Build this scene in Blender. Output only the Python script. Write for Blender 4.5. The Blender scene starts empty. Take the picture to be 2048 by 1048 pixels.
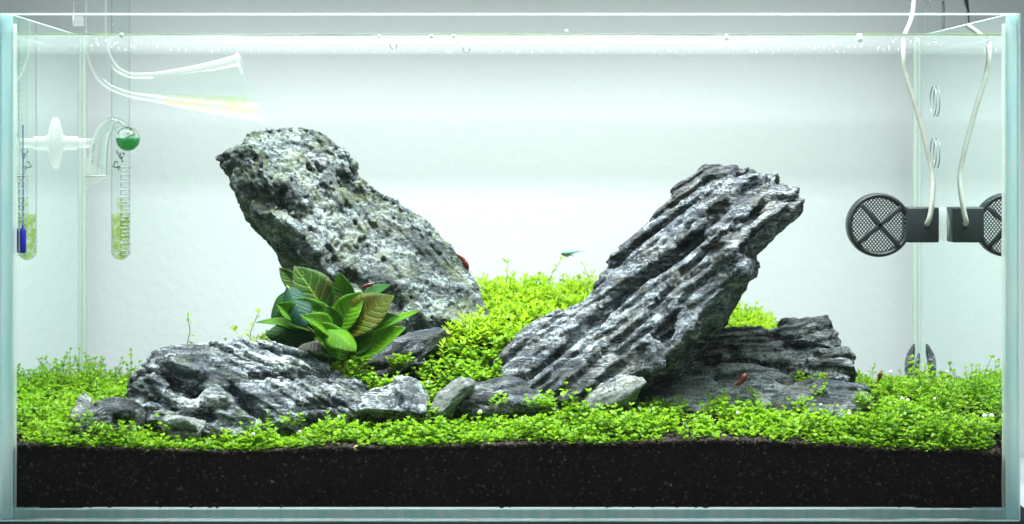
import bpy, math, random
import numpy as np
from mathutils import Vector, Matrix

random.seed(7); rng = np.random.default_rng(11)
scene = bpy.context.scene
col = scene.collection

# ------------------------------------------------------------------ camera, world, light, exposure
K = 0.000302; D = 1.3; VX, VY = 900.0, 300.0; CX, CZ = -0.0358, 0.2162      # picture scale at the front pane
cam_d = bpy.data.cameras.new('camera'); cam = bpy.data.objects.new('camera', cam_d); col.objects.link(cam)
cam.location = (CX, -D, CZ); cam.rotation_euler = (math.radians(90), 0, 0)
cam_d.sensor_width = 36; cam_d.lens = 36 * D / (2048 * K)
cam_d.shift_x = (1024 - VX) / 2048; cam_d.shift_y = (VY - 524) / 2048
cam_d.clip_start = 0.01; cam_d.clip_end = 50
cam_d.dof.use_dof = True; cam_d.dof.focus_distance = D + 0.085; cam_d.dof.aperture_fstop = 10
scene.camera = cam

world = bpy.data.worlds.new('World'); scene.world = world; world.use_nodes = True
bg = world.node_tree.nodes['Background']
bg.inputs[0].default_value = (0.90, 0.96, 1.0, 1); bg.inputs[1].default_value = 0.23

def area_lamp(name, loc, sx, sy, power, colr, rot=(0, 0, 0), spread=180):
    d = bpy.data.lights.new(name, 'AREA'); d.shape = 'RECTANGLE'; d.size = sx; d.size_y = sy
    d.energy = power; d.color = colr; d.spread = math.radians(spread)
    o = bpy.data.objects.new(name, d); col.objects.link(o); o.location = loc; o.rotation_euler = rot
    return o
area_lamp('aquarium_lamp', (0.0, 0.085, 0.50), 0.62, 0.10, 4.9, (0.972, 0.985, 1.0), spread=106)

scene.view_settings.view_transform = 'Standard'; scene.view_settings.look = 'None'
scene.view_settings.exposure = 0.0; scene.view_settings.gamma = 1.0
try: scene.view_settings.use_curve_mapping = False
except Exception: pass
scene.cycles.transparent_max_bounces = 24
scene.cycles.max_bounces = 10
scene.cycles.use_denoising = True
scene.render.film_transparent = False

def W(px, py, y):                       # a point of the picture at depth y behind the front pane
    f = (D + y) / D
    return np.array((CX + (px - VX) * K * f, y, CZ - (py - VY) * K * f))
def S(px, y): return px * K * (D + y) / D
def PX(V):                              # back to picture coordinates
    f = (D + V[..., 1]) / D
    return VX + (V[..., 0] - CX) / (K * f), VY - (V[..., 2] - CZ) / (K * f)

# ------------------------------------------------------------------ noise
def _h(ix, iy, iz, seed=0):
    h = (ix.astype(np.int64) * 374761393 + iy.astype(np.int64) * 668265263 + iz.astype(np.int64) * 2147483647 + seed * 974634777)
    h = h.astype(np.uint64) & np.uint64(0xffffffff)
    h = (h ^ (h >> np.uint64(13))) * np.uint64(1274126177) & np.uint64(0xffffffff)
    h = (h ^ (h >> np.uint64(16))) * np.uint64(2246822519) & np.uint64(0xffffffff)
    h = h ^ (h >> np.uint64(15))
    return h.astype(np.float64) / 4294967295.0
def vnoise(p, seed=0):                  # smooth value noise, -1..1
    i = np.floor(p).astype(np.int64); f = p - i; u = f * f * f * (f * (f * 6 - 15) + 10)
    r = 0
    for dx in (0, 1):
        wx = u[..., 0] if dx else 1 - u[..., 0]
        for dy in (0, 1):
            wy = u[..., 1] if dy else 1 - u[..., 1]
            for dz in (0, 1):
                wz = u[..., 2] if dz else 1 - u[..., 2]
                r = r + wx * wy * wz * _h(i[..., 0] + dx, i[..., 1] + dy, i[..., 2] + dz, seed)
    return r * 2 - 1
def fbm(p, freq, octv=4, gain=0.5, seed=0, ridged=False):
    a = 1.0; t = 0; n = 0
    for o in range(octv):
        v = vnoise(p * freq + 17.3 * o, seed + o)
        if ridged: v = 1 - 2 * np.abs(v)
        t = t + a * v; n += a; a *= gain; freq *= 2.03
    return t / n
def worley(p, seed=0):                  # distance to nearest feature point and that cell's hash
    i = np.floor(p).astype(np.int64); best = np.full(p.shape[:-1], 9.0); hid = np.zeros(p.shape[:-1])
    for dx in (-1, 0, 1):
        for dy in (-1, 0, 1):
            for dz in (-1, 0, 1):
                cx, cy, cz = i[..., 0] + dx, i[..., 1] + dy, i[..., 2] + dz
                q = np.stack((cx + _h(cx, cy, cz, seed), cy + _h(cx, cy, cz, seed + 1), cz + _h(cx, cy, cz, seed + 2)), -1)
                d = np.linalg.norm(p - q, axis=-1); m = d < best
                best = np.where(m, d, best); hid = np.where(m, _h(cx, cy, cz, seed + 3), hid)
    return best, hid
def sstep(a, b, x):
    t = np.clip((x - a) / (b - a), 0, 1); return t * t * (3 - 2 * t)

# ------------------------------------------------------------------ mesh / object helpers
def mk(name, V, F, mat=None, parent=None, smooth=True, uv=None, attr=None, mats=None, midx=None):
    V = np.asarray(V, dtype=np.float64).reshape(-1, 3)
    me = bpy.data.meshes.new(name)
    if isinstance(F, np.ndarray):
        n, k = F.shape
        me.vertices.add(len(V)); me.vertices.foreach_set('co', V.astype(np.float32).ravel())
        me.loops.add(n * k); me.loops.foreach_set('vertex_index', F.astype(np.int32).ravel())
        me.polygons.add(n); me.polygons.foreach_set('loop_start', np.arange(0, n * k, k, dtype=np.int32))
        me.update(calc_edges=True); me.validate()
    else:
        me.from_pydata([tuple(v) for v in V], [], [tuple(int(a) for a in f) for f in F]); me.update()
    if smooth: me.polygons.foreach_set('use_smooth', np.ones(len(me.polygons), dtype=bool))
    if uv is not None:
        ul = me.uv_layers.new(name='UVMap'); vi = np.empty(len(me.loops), dtype=np.int32)
        me.loops.foreach_get('vertex_index', vi); ul.data.foreach_set('uv', np.asarray(uv, dtype=np.float32)[vi].ravel())
    if attr:
        for an, av in attr.items():
            a = me.attributes.new(an, 'FLOAT', 'POINT'); a.data.foreach_set('value', np.asarray(av, dtype=np.float32).ravel())
    for m in (mats or ([mat] if mat else [])): me.materials.append(m)
    if midx is not None: me.polygons.foreach_set('material_index', np.asarray(midx, dtype=np.int32))
    o = bpy.data.objects.new(name, me); col.objects.link(o)
    if parent is not None: o.parent = parent
    return o
def empty(name, loc=(0, 0, 0)):
    o = bpy.data.objects.new(name, None); col.objects.link(o); o.location = Vector(loc); o.empty_display_size = 0.01
    bpy_pending.append(o); return o
bpy_pending = []
def tag(o, label=None, cat=None, group=None, kind=None):
    if label: o['label'] = label
    if cat: o['category'] = cat
    if group: o['group'] = group
    if kind: o['kind'] = kind
    return o
def part(root, name, V, F, mat, **k):    # V in world space, stored relative to the root's base
    V = np.asarray(V, dtype=np.float64).reshape(-1, 3) - np.array(root_loc(root))
    return mk(name, V, F, mat, parent=root, **k)
def root_loc(o):
    l = np.array(o.location)
    while o.parent is not None: o = o.parent; l = l + np.array(o.location)
    return l

def grid_faces(nu, nv, wrap_v=False, wrap_u=False):
    iu = np.arange(nu if wrap_u else nu - 1); iv = np.arange(nv if wrap_v else nv - 1)
    a, b = np.meshgrid(iu, iv, indexing='ij'); a = a.ravel(); b = b.ravel()
    a2 = (a + 1) % nu; b2 = (b + 1) % nv
    return np.stack((a * nv + b, a2 * nv + b, a2 * nv + b2, a * nv + b2), -1)
def box(x0, x1, y0, y1, z0, z1):
    V = [(x, y, z) for x in (x0, x1) for y in (y0, y1) for z in (z0, z1)]
    F = [(0, 1, 3, 2), (4, 6, 7, 5), (0, 4, 5, 1), (2, 3, 7, 6), (0, 2, 6, 4), (1, 5, 7, 3)]   # -x +x -y +y -z +z
    return V, F
def bevel_box(x0, x1, y0, y1, z0, z1, b):
    import bmesh
    bm = bmesh.new(); V, F = box(x0, x1, y0, y1, z0, z1); vs = [bm.verts.new(v) for v in V]
    for f in F: bm.faces.new([vs[i] for i in f])
    bmesh.ops.bevel(bm, geom=bm.edges[:], offset=b, segments=2, affect='EDGES', profile=0.6)
    bmesh.ops.recalc_face_normals(bm, faces=bm.faces[:])
    bm.verts.index_update(); V = [tuple(v.co) for v in bm.verts]; F = [[v.index for v in f.verts] for f in bm.faces]
    bm.free(); return V, F
def resample(P, n, smooth=True):
    P = np.asarray(P, dtype=float); d = np.r_[0, np.cumsum(np.linalg.norm(np.diff(P, axis=0), axis=1))]; d /= d[-1]
    t = np.linspace(0, 1, n); return np.stack([np.interp(t, d, P[:, k]) for k in range(P.shape[1])], -1)
def catmull(P, n):
    P = np.asarray(P, dtype=float); Q = np.vstack((2 * P[0] - P[1], P, 2 * P[-1] - P[-2])); m = len(P) - 1
    T = np.linspace(0, m - 1e-9, n); i = np.floor(T).astype(int); t = (T - i)[:, None]
    a, b, c, d = Q[i], Q[i + 1], Q[i + 2], Q[i + 3]
    return 0.5 * ((2 * b) + (-a + c) * t + (2 * a - 5 * b + 4 * c - d) * t * t + (-a + 3 * b - 3 * c + d) * t ** 3)
def tube(path, rad, sides=10, cap=True):
    P = np.asarray(path, dtype=float); n = len(P); R = np.broadcast_to(np.asarray(rad, dtype=float), (n,))
    T = np.gradient(P, axis=0); T /= np.linalg.norm(T, axis=1)[:, None] + 1e-12
    ref = np.array((0, 1, 0.)) if abs(T[0][1]) < 0.9 else np.array((1, 0, 0.)); N = []
    u = ref
    for k in range(n):
        u = u - T[k] * np.dot(u, T[k]); u = u / np.linalg.norm(u); N.append(u.copy())
    N = np.array(N); B = np.cross(T, N); a = np.linspace(0, 2 * np.pi, sides, endpoint=False)
    V = P[:, None] + R[:, None, None] * (np.cos(a)[None, :, None] * N[:, None] + np.sin(a)[None, :, None] * B[:, None])
    F = [list(f) for f in grid_faces(n, sides, wrap_v=True)]; V = V.reshape(-1, 3)
    if cap: F.append(list(range(sides))[::-1]); F.append([(n - 1) * sides + k for k in range(sides)])
    return V, F
def sphere(c, r, nu=10, nv=14, sc=(1, 1, 1)):
    th = np.linspace(0.001, np.pi - 0.001, nu); ph = np.linspace(0, 2 * np.pi, nv, endpoint=False)
    a, b = np.meshgrid(th, ph, indexing='ij')
    V = np.stack((np.sin(a) * np.cos(b) * sc[0], np.sin(a) * np.sin(b) * sc[1], np.cos(a) * sc[2]), -1) * r + np.array(c)
    return V.reshape(-1, 3), grid_faces(nu, nv, wrap_v=True)[:, ::-1].copy()
def join(*vf):
    V = []; F = []; o = 0
    for v, f in vf:
        v = np.asarray(v).reshape(-1, 3); V.append(v); F += [[int(i) + o for i in q] for q in f]; o += len(v)
    return np.vstack(V), F

# ------------------------------------------------------------------ material helpers
class NT:
    def __init__(s, name):
        s.m = bpy.data.materials.new(name); s.m.use_nodes = True; s.t = s.m.node_tree; s.t.nodes.clear()
        s.out = s.t.nodes.new('ShaderNodeOutputMaterial')
    def n(s, typ, **k):
        nd = s.t.nodes.new('ShaderNode' + typ)
        for a, v in k.items(): setattr(nd, a, v)
        return nd
    def l(s, a, b): s.t.links.new(a, b)
    def set(s, sock, v):
        if hasattr(v, 'is_output'): s.l(v, sock)
        else: sock.default_value = v
    def noise(s, vec, scale, detail=4, rough=0.55, dist=0.0):
        nd = s.n('TexNoise'); s.l(vec, nd.inputs['Vector']); nd.inputs['Scale'].default_value = scale
        nd.inputs['Detail'].default_value = detail; nd.inputs['Roughness'].default_value = rough; nd.inputs['Distortion'].default_value = dist
        return nd.outputs['Fac']
    def ramp(s, fac, stops, interp='LINEAR'):
        nd = s.n('ValToRGB'); s.l(fac, nd.inputs[0]); cr = nd.color_ramp; cr.interpolation = interp
        while len(cr.elements) < len(stops): cr.elements.new(0.5)
        for e, (p, c) in zip(cr.elements, stops):
            e.position = p; e.color = (c, c, c, 1) if not hasattr(c, '__len__') else (*c, 1)
        return nd.outputs[0]
    def mix(s, fac, a, b, mode='MIX'):
        nd = s.n('MixRGB', blend_type=mode); s.set(nd.inputs[0], fac)
        s.set(nd.inputs[1], (*a, 1) if isinstance(a, tuple) else a); s.set(nd.inputs[2], (*b, 1) if isinstance(b, tuple) else b)
        return nd.outputs[0]
    def math(s, op, a, b=0.0, clamp=False):
        nd = s.n('Math', operation=op, use_clamp=clamp); s.set(nd.inputs[0], a); s.set(nd.inputs[1], b); return nd.outputs[0]
    def bump(s, h, strength, dist):
        nd = s.n('Bump'); s.l(h, nd.inputs['Height']); nd.inputs['Strength'].default_value = strength; nd.inputs['Distance'].default_value = dist
        return nd.outputs[0]
    def mixsh(s, fac, a, b):
        nd = s.n('MixShader'); s.set(nd.inputs[0], fac); s.l(a, nd.inputs[1]); s.l(b, nd.inputs[2]); return nd.outputs[0]
    def done(s, sh): s.l(sh, s.out.inputs[0]); return s.m
    def coord(s, which='Object'): return s.n('TexCoord').outputs[which]
def bsdf(t, colr, rough=0.5, spec=0.3, normal=None, metallic=0.0):
    b = t.n('BsdfPrincipled'); t.set(b.inputs['Base Color'], (*colr, 1) if isinstance(colr, tuple) else colr)
    t.set(b.inputs['Roughness'], rough); t.set(b.inputs['Specular IOR Level'], spec); t.set(b.inputs['Metallic'], metallic)
    if normal is not None: t.l(normal, b.inputs['Normal'])
    return b.outputs[0]
def plain(name, colr, rough=0.5, spec=0.3, metallic=0.0, var=0.0, scale=300):
    t = NT(name); c = colr
    if var:
        f = t.noise(t.coord(), scale, 4); c = t.mix(f, tuple(x * (1 - var) for x in colr), tuple(min(1, x * (1 + var)) for x in colr))
    return t.done(bsdf(t, c, rough, spec, metallic=metallic))

def mat_pane(tint, ior=1.33):                     # clear pane: sees through, mirrors by Fresnel (totally at grazing angles from inside the water)
    t = NT('clear_pane'); fr = t.n('Fresnel'); fr.inputs[0].default_value = ior
    tr = t.n('BsdfTransparent'); tr.inputs[0].default_value = (*tint, 1)
    gl = t.n('BsdfGlossy'); gl.inputs['Roughness'].default_value = 0.0; gl.inputs[0].default_value = (0.90, 0.97, 0.95, 1)
    return t.done(t.mixsh(fr.outputs[0], tr.outputs[0], gl.outputs[0]))
def mat_clear(name, tint):
    t = NT(name); tr = t.n('BsdfTransparent'); tr.inputs[0].default_value = (*tint, 1); return t.done(tr.outputs[0])
def mat_edge():                         # sea-green ground edge of the glass, lets light through
    t = NT('glass_edge'); co = t.coord(); mp = t.n('Mapping'); t.l(co, mp.inputs[0]); mp.inputs['Scale'].default_value = (60, 60, 6)
    f = t.noise(mp.outputs[0], 3.0, 4, 0.6)
    c = t.ramp(f, [(0.3, (0.52, 0.90, 0.90)), (0.52, (0.70, 0.96, 0.95)), (0.72, (0.86, 0.99, 0.98))])
    tl = t.n('BsdfTranslucent'); t.l(c, tl.inputs[0]); df = t.n('BsdfDiffuse'); t.l(c, df.inputs[0])
    gl = t.n('BsdfGlossy'); gl.inputs['Roughness'].default_value = 0.15
    return t.done(t.mixsh(0.06, t.mixsh(0.42, tl.outputs[0], df.outputs[0]), gl.outputs[0]))
def mat_silicone():
    t = NT('silicone'); tr = t.n('BsdfTransparent'); tr.inputs[0].default_value = (0.95, 1, 0.98, 1)
    tl = t.n('BsdfTranslucent'); tl.inputs[0].default_value = (0.93, 0.97, 0.93, 1)
    df = t.n('BsdfDiffuse'); df.inputs[0].default_value = (0.85, 0.9, 0.86, 1)
    return t.done(t.mixsh(0.55, tr.outputs[0], t.mixsh(0.5, tl.outputs[0], df.outputs[0])))
def mat_glassware(name, tint=(0.97, 1, 0.985), rim=(0.85, 0.95, 0.92), lo=0.35, hi=0.95, top=0.75):
    t = NT(name); lw = t.n('LayerWeight'); lw.inputs[0].default_value = 0.5
    f = t.ramp(lw.outputs['Facing'], [(lo, 0.03), (hi, top)])
    tr = t.n('BsdfTransparent'); tr.inputs[0].default_value = (*tint, 1)
    gl = t.n('BsdfGlossy'); gl.inputs['Roughness'].default_value = 0.04
    tl = t.n('BsdfTranslucent'); tl.inputs[0].default_value = (*rim, 1)
    df = t.n('BsdfDiffuse'); df.inputs[0].default_value = (*rim, 1)
    return t.done(t.mixsh(f, tr.outputs[0], t.mixsh(0.5, gl.outputs[0], t.mixsh(0.5, tl.outputs[0], df.outputs[0]))))
def mat_tinted(name, colr, alpha, nscale=None):
    t = NT(name); tr = t.n('BsdfTransparent'); tl = t.n('BsdfTranslucent'); tl.inputs[0].default_value = (*colr, 1)
    df = t.n('BsdfDiffuse'); df.inputs[0].default_value = (*colr, 1); a = alpha
    if nscale:
        a = t.ramp(t.noise(t.coord(), nscale, 5, 0.65), [(0.38, 0.0), (0.62, alpha)])
    return t.done(t.mixsh(a, tr.outputs[0], t.mixsh(0.5, tl.outputs[0], df.outputs[0])))

def mat_stone(name, dark, mid, pale, algae=None, algae_amt=0.0, vein=0.5, seed=0.0, stretch=(0, 0, 0), pale_at=0.60):
    t = NT(name); co = t.coord(); mp = t.n('Mapping'); t.l(co, mp.inputs[0]); mp.inputs['Location'].default_value = (seed, seed * 1.7, -seed)
    v = mp.outputs[0]
    mp2 = t.n('Mapping'); t.l(v, mp2.inputs[0]); mp2.inputs['Rotation'].default_value = (0, math.radians(stretch[0]), 0)
    mp2.inputs['Scale'].default_value = (stretch[1] or 1, 1, stretch[2] or 1); vs = mp2.outputs[0]
    n1 = t.noise(vs, 32, 6, 0.60, 0.4); n2 = t.noise(vs, 120, 8, 0.72, 0.6); n3 = t.noise(vs, 85, 5, 0.6, 1.2); n4 = t.noise(v, 520, 6, 0.78)
    ly = t.n('Attribute', attribute_name='layer').outputs['Fac']
    f = t.math('ADD', t.math('MULTIPLY', n1, 0.45), t.math('MULTIPLY', n2, 0.38)); f = t.math('ADD', f, t.math('MULTIPLY', ly, 0.17))
    c = t.ramp(f, [(0.36, dark), (0.54, mid), (0.70, tuple(0.6 * a + 0.4 * b for a, b in zip(mid, pale)))])
    sp = t.math('ADD', t.math('MULTIPLY', n2, 0.5), t.math('MULTIPLY', n4, 0.5)); pm = t.ramp(t.math('ADD', t.math('MULTIPLY', t.noise(vs, 55, 4), 0.8), t.math('MULTIPLY', ly, 0.2)), [(0.40, 0.15), (pale_at, 1.0)])
    speck = t.math('MULTIPLY', t.ramp(sp, [(0.49, 0.0), (0.57, 1.0)]), pm); c = t.mix(speck, c, pale)
    vn = t.ramp(t.math('ABSOLUTE', t.math('SUBTRACT', n3, 0.5)), [(0.0, 1.0), (0.018, 0.55), (0.05, 0.0)])
    vmask = t.ramp(t.noise(v, 24, 3), [(0.48, 0.0), (0.62, 1.0)])
    c = t.mix(t.math('MULTIPLY', t.math('MULTIPLY', vn, vmask), vein), c, (0.62, 0.68, 0.66))
    if algae:
        am = t.ramp(t.noise(v, 60, 6, 0.7), [(0.48, 0.0), (0.66, algae_amt)]); c = t.mix(am, c, algae)
    fine = t.noise(v, 420, 6, 0.75); med = t.noise(vs, 170, 5, 0.65)
    h = t.math('ADD', t.math('MULTIPLY', fine, 0.7), med)
    return t.done(bsdf(t, c, 0.62, 0.35, t.bump(h, 1.0, 0.0024)))

def leaf_shader(t, c, c_back, trans, rough=0.42, spec=0.35, normal=None):
    b = bsdf(t, c, rough, spec, normal); tl = t.n('BsdfTranslucent'); t.l(c_back, tl.inputs[0])
    return t.mixsh(trans, b, tl.outputs[0])
def mat_small_leaf(name, c0, c1, c2, trans=0.42):
    t = NT(name); g = t.n('NewGeometry'); r = g.outputs['Random Per Island']
    patch = t.noise(t.coord(), 26, 3)
    f = t.math('ADD', t.math('MULTIPLY', r, 0.6), t.math('MULTIPLY', patch, 0.4))
    c = t.ramp(f, [(0.15, c0), (0.5, c1), (0.85, c2)])
    cb = t.mix(0.5, c, (0.42, 0.72, 0.02))
    return t.done(leaf_shader(t, c, cb, trans))
def mat_broad_leaf(name, blade, blade2, vein, trans=0.3, nveins=9, vein_amt=0.4, rough=0.46):
    t = NT(name); uv = t.n('UVMap').outputs[0]; sp = t.n('SeparateXYZ'); t.l(uv, sp.inputs[0])
    u, v = sp.outputs[0], sp.outputs[1]
    av = t.math('ABSOLUTE', t.math('SUBTRACT', v, 0.5))
    wob = t.math('MULTIPLY', t.noise(uv, 7, 2), 0.06)
    q = t.math('FRACT', t.math('MULTIPLY', t.math('ADD', t.math('SUBTRACT', u, t.math('MULTIPLY', av, 0.42)), wob), float(nveins)))
    tri = t.math('ABSOLUTE', t.math('SUBTRACT', q, 0.5))                      # 0 on a side vein
    side = t.ramp(tri, [(0.0, 1.0), (0.03, 0.5), (0.08, 0.0)])
    fade = t.ramp(av, [(0.30, 1.0), (0.5, 0.25)])
    mid = t.ramp(av, [(0.012, 1.0), (0.035, 0.0)])
    vv = t.math('MAXIMUM', t.math('MULTIPLY', side, fade), mid)
    n = t.noise(t.coord(), 95, 5, 0.65); c = t.mix(t.ramp(n, [(0.35, 0.0), (0.65, 1.0)]), blade, blade2)
    c = t.mix(t.math('MULTIPLY', vv, vein_amt), c, vein)
    quilt = t.math('ADD', t.math('MULTIPLY', t.ramp(tri, [(0.0, 0.0), (0.25, 1.0)]), 0.6), t.math('MULTIPLY', t.noise(uv, 30, 3), 0.8))
    nm = t.bump(quilt, 0.55, 0.0010)
    return t.done(leaf_shader(t, c, t.mix(0.35, c, (0.22, 0.50, 0.005)), trans, rough, 0.22, nm))

M = {}
M['pane'] = mat_pane((0.99, 0.998, 1.0)); M['wet'] = mat_pane((0.99, 0.998, 1.0), 0.75); M['inner'] = mat_clear('pane_inner_face', (0.995, 1, 0.998)); M['edge'] = mat_edge(); M['silicone'] = mat_silicone()
M['glass'] = mat_glassware('glassware', rim=(0.30, 0.38, 0.36), lo=0.45, hi=0.97, top=0.85); M['pipe'] = mat_glassware('pipe_glass', rim=(0.90, 0.97, 0.90), lo=0.30, hi=0.95, top=0.45)
t = NT('air_in_glass'); g_ = t.n('BsdfGlass'); g_.inputs['IOR'].default_value = 0.80; g_.inputs['Roughness'].default_value = 0.0; g_.inputs[0].default_value = (0.97, 1, 0.98, 1)
M['air'] = t.done(g_.outputs[0])
M['cup'] = mat_tinted('clear_rubber', (0.90, 0.95, 0.88), 0.22)
M['algae'] = mat_tinted('green_algae', (0.52, 0.68, 0.02), 0.75, 200)
M['algae_pale'] = mat_tinted('pale_algae', (0.55, 0.70, 0.12), 0.32, 70)
M['liquid'] = mat_tinted('green_liquid', (0.06, 0.42, 0.12), 0.85)
M['black'] = plain('black_plastic', (0.022, 0.030, 0.032), 0.42, 0.4, var=0.35, scale=900)
M['cable'] = plain('pale_cable', (0.44, 0.47, 0.42), 0.4, 0.4, var=0.25, scale=150)
M['blue'] = plain('blue_spirit', (0.012, 0.008, 0.42), 0.35, 0.4)
M['ink'] = plain('grey_ink', (0.28, 0.33, 0.33), 0.6)
M['bubble'] = plain('bubble_skin', (0.92, 0.96, 0.96), 0.08, 1.0)
M['ring'] = plain('bubble_rim', (0.30, 0.36, 0.36), 0.2, 0.8)

# ------------------------------------------------------------------ setting: wall, mat, cabinet top
def make_wall():
    t = NT('painted_wall'); co = t.coord(); n = t.noise(co, 130, 4, 0.5); n2 = t.noise(co, 9, 3)
    c = t.mix(n2, (0.775, 0.83, 0.845), (0.805, 0.85, 0.865))
    return t.done(bsdf(t, c, 0.85, 0.1, t.bump(n, 0.09, 0.004)))
WALL_Y = 0.315
V, F = box(-3, 3, WALL_Y, WALL_Y + 0.1, -0.9, 2.2)
tag(mk('wall', V, F, make_wall(), smooth=False), kind='structure')
V, F = bevel_box(-0.325, 0.325, -0.03, 0.275, -0.0135, -0.0078, 0.002)
o = mk('mat', V, F, plain('black_foam', (0.010, 0.013, 0.016), 0.7, 0.2, var=0.3, scale=700))
tag(o, 'thin black foam mat lying under the glass tank', 'mat')
V, F = bevel_box(-0.75, 0.75, -0.06, WALL_Y - 0.002, -0.05, -0.014, 0.003)
tag(mk('cabinet_top', V, F, plain('cabinet_paint', (0.62, 0.66, 0.65), 0.4, 0.3)), kind='structure')

# ------------------------------------------------------------------ glass tank
GX, GT, GD, GH, WZ = 0.300, 0.007, 0.248, 0.2985, 0.2850
tank = empty('glass_tank', (0, GD / 2, -GT))
tag(tank, 'clear rimless glass fish tank with sea-green edges and a planted rock layout inside', 'aquarium')
def pane(name, x0, x1, y0, y1, z0, z1, inner_face, thin, side=False):
    # faces order -x +x -y +y -z +z ; thin = axis index of the thickness
    V, F = box(x0, x1, y0, y1, z0, z1); idx = []       # the face in slot 0 carries the Fresnel reflection
    for k in range(6):
        idx.append(2 if k // 2 != thin else (1 if k == inner_face else 0))
    o = part(tank, name, V, F, None, smooth=False, mats=[M['wet'] if side else M['pane'], M['inner'], M['edge']], midx=idx)
    bv = o.modifiers.new('b', 'BEVEL'); bv.width = 0.0007; bv.segments = 1; bv.limit_method = 'ANGLE'; bv.material = 2
    return o
pane('front_pane', -GX - GT, GX + GT, -GT, 0, -GT, GH, 3, 1)
pane('back_pane', -GX - GT, GX + GT, GD, GD + GT, -GT, GH, 2, 1)
pane('side_pane', -GX - GT + 0.0001, -GX, 0.0004, GD - 0.0004, -GT + 0.0002, GH - 0.0002, 0, 0, True)
pane('side_pane', GX, GX + GT - 0.0001, 0.0004, GD - 0.0004, -GT + 0.0002, GH - 0.0002, 1, 0, True)
pane('bottom_pane', -GX + 0.0004, GX - 0.0004, 0.0005, GD - 0.0005, -GT + 0.0003, -0.0003, 5, 2)
def seam(x, y, z0, z1, sx, sy, r=0.0022):
    zz = np.linspace(z0, z1, 60); prof = []
    rr = r * (1 + 0.18 * fbm(np.stack((np.full(60, x * 90), np.full(60, y * 90), zz * 60), -1), 1.0, 3))
    Vv = []
    for k in range(60):
        Vv += [(x, y, zz[k]), (x + sx * rr[k], y, zz[k]), (x + sx * rr[k] * 0.4, y + sy * rr[k] * 0.4, zz[k]), (x, y + sy * rr[k], zz[k])]
    return np.array(Vv), [list(f) for f in grid_faces(60, 4, wrap_v=True)]
e = 0.0003
for sx in (-1, 1):
    for (yy, sy) in ((GD - e, -1), (e, 1)):
        V, F = seam(sx * (GX - e), yy, 0.0, GH - 0.006, -sx, sy, 0.0030 if sy < 0 else 0.0022); part(tank, 'silicone_seam', V, F, M['silicone'])

# ------------------------------------------------------------------ water surface with its meniscus
nx, ny = 240, 110
def edge_pack(n, a, b):
    t = np.linspace(-1, 1, n); return a + (b - a) * (0.5 + 0.5 * np.sign(t) * (1 - (1 - np.abs(t)) ** 1.8))
xs = edge_pack(nx, -GX + 0.0004, GX - 0.0004); ys = edge_pack(ny, 0.0004, GD - 0.0004)
gx, gy = np.meshgrid(xs, ys, indexing='ij')
p3 = np.stack((gx, gy, gx * 0), -1)
dist = np.minimum(np.minimum(gx + GX, GX - gx), np.minimum(gy, GD - gy))
gz = WZ + 0.0022 * np.exp(-dist / 0.0016) + 0.00022 * fbm(p3, 30, 3, seed=5) + 0.00006 * fbm(p3, 140, 2, seed=9)
t = NT('water_surface'); fr = t.n('Fresnel'); fr.inputs[0].default_value = 1.33
tr = t.n('BsdfTransparent'); tr.inputs[0].default_value = (0.985, 0.998, 1, 1)
gl = t.n('BsdfGlossy'); gl.inputs['Roughness'].default_value = 0.03; gl.inputs[0].default_value = (0.97, 1, 0.99, 1)
glow = t.n('BsdfTranslucent'); glow.inputs[0].default_value = (0.95, 1, 0.99, 1)       # translucent share added so the underside of the surface glows white
M['water'] = t.done(t.mixsh(0.035, t.mixsh(fr.outputs[0], tr.outputs[0], gl.outputs[0]), glow.outputs[0]))
tag(mk('water', np.stack((gx, gy, gz), -1), grid_faces(nx, ny), M['water']), kind='structure')

# ------------------------------------------------------------------ soil
SP = []
for y, pts in ((0.0, [(25, 893), (300, 904), (600, 903), (900, 897), (1100, 893), (1400, 887), (1600, 893), (1800, 905), (2010, 911)]),
               (0.06, [(50, 866), (200, 868), (500, 866), (900, 842), (1200, 838), (1600, 832), (1850, 846), (2000, 852)]),
               (0.12, [(150, 818), (400, 805), (650, 740), (800, 722), (900, 695), (1000, 690), (1150, 725), (1450, 735), (1700, 800), (1900, 818)]),
               (0.18, [(200, 794), (330, 790), (450, 752), (700, 690), (560, 725), (900, 645), (1100, 632), (1400, 668), (1500, 680), (1650, 772), (1850, 814)]),
               (0.245, [(180, 782), (330, 790), (450, 775), (560, 720), (700, 670), (950, 616), (1100, 610), (1200, 612), (1450, 655), (1530, 665), (1620, 740), (1830, 812)])):
    for (a, b) in pts: SP.append(W(a, b, y))
SP = np.array(SP)
def tps(r2): return np.where(r2 > 1e-14, 0.5 * r2 * np.log(r2 + 1e-30), 0)
_A = tps(((SP[:, None, :2] - SP[None, :, :2]) ** 2).sum(-1)) + np.eye(len(SP)) * 1e-5
_P = np.c_[np.ones(len(SP)), SP[:, :2]]; _n = len(SP)
_sol = np.linalg.solve(np.block([[_A, _P], [_P.T, np.zeros((3, 3))]]), np.r_[SP[:, 2], 0, 0, 0])
def soil_z(x, y):
    x = np.asarray(x, float); y = np.asarray(y, float); s = x.shape; q = np.stack((x.ravel(), y.ravel()), -1); r = np.empty(len(q))
    for i in range(0, len(q), 20000):
        b = q[i:i + 20000]
        r[i:i + 20000] = tps(((b[:, None] - SP[None, :, :2]) ** 2).sum(-1)) @ _sol[:_n] + _sol[_n] + b @ _sol[_n + 1:]
    return r.reshape(s)
nx, ny = 300, 110
xs = np.linspace(-GX + 0.0006, GX - 0.0006, nx); ys = np.linspace(0.0012, GD - 0.0008, ny)
gx, gy = np.meshgrid(xs, ys, indexing='ij'); p3 = np.stack((gx, gy, gx * 0), -1)
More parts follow.
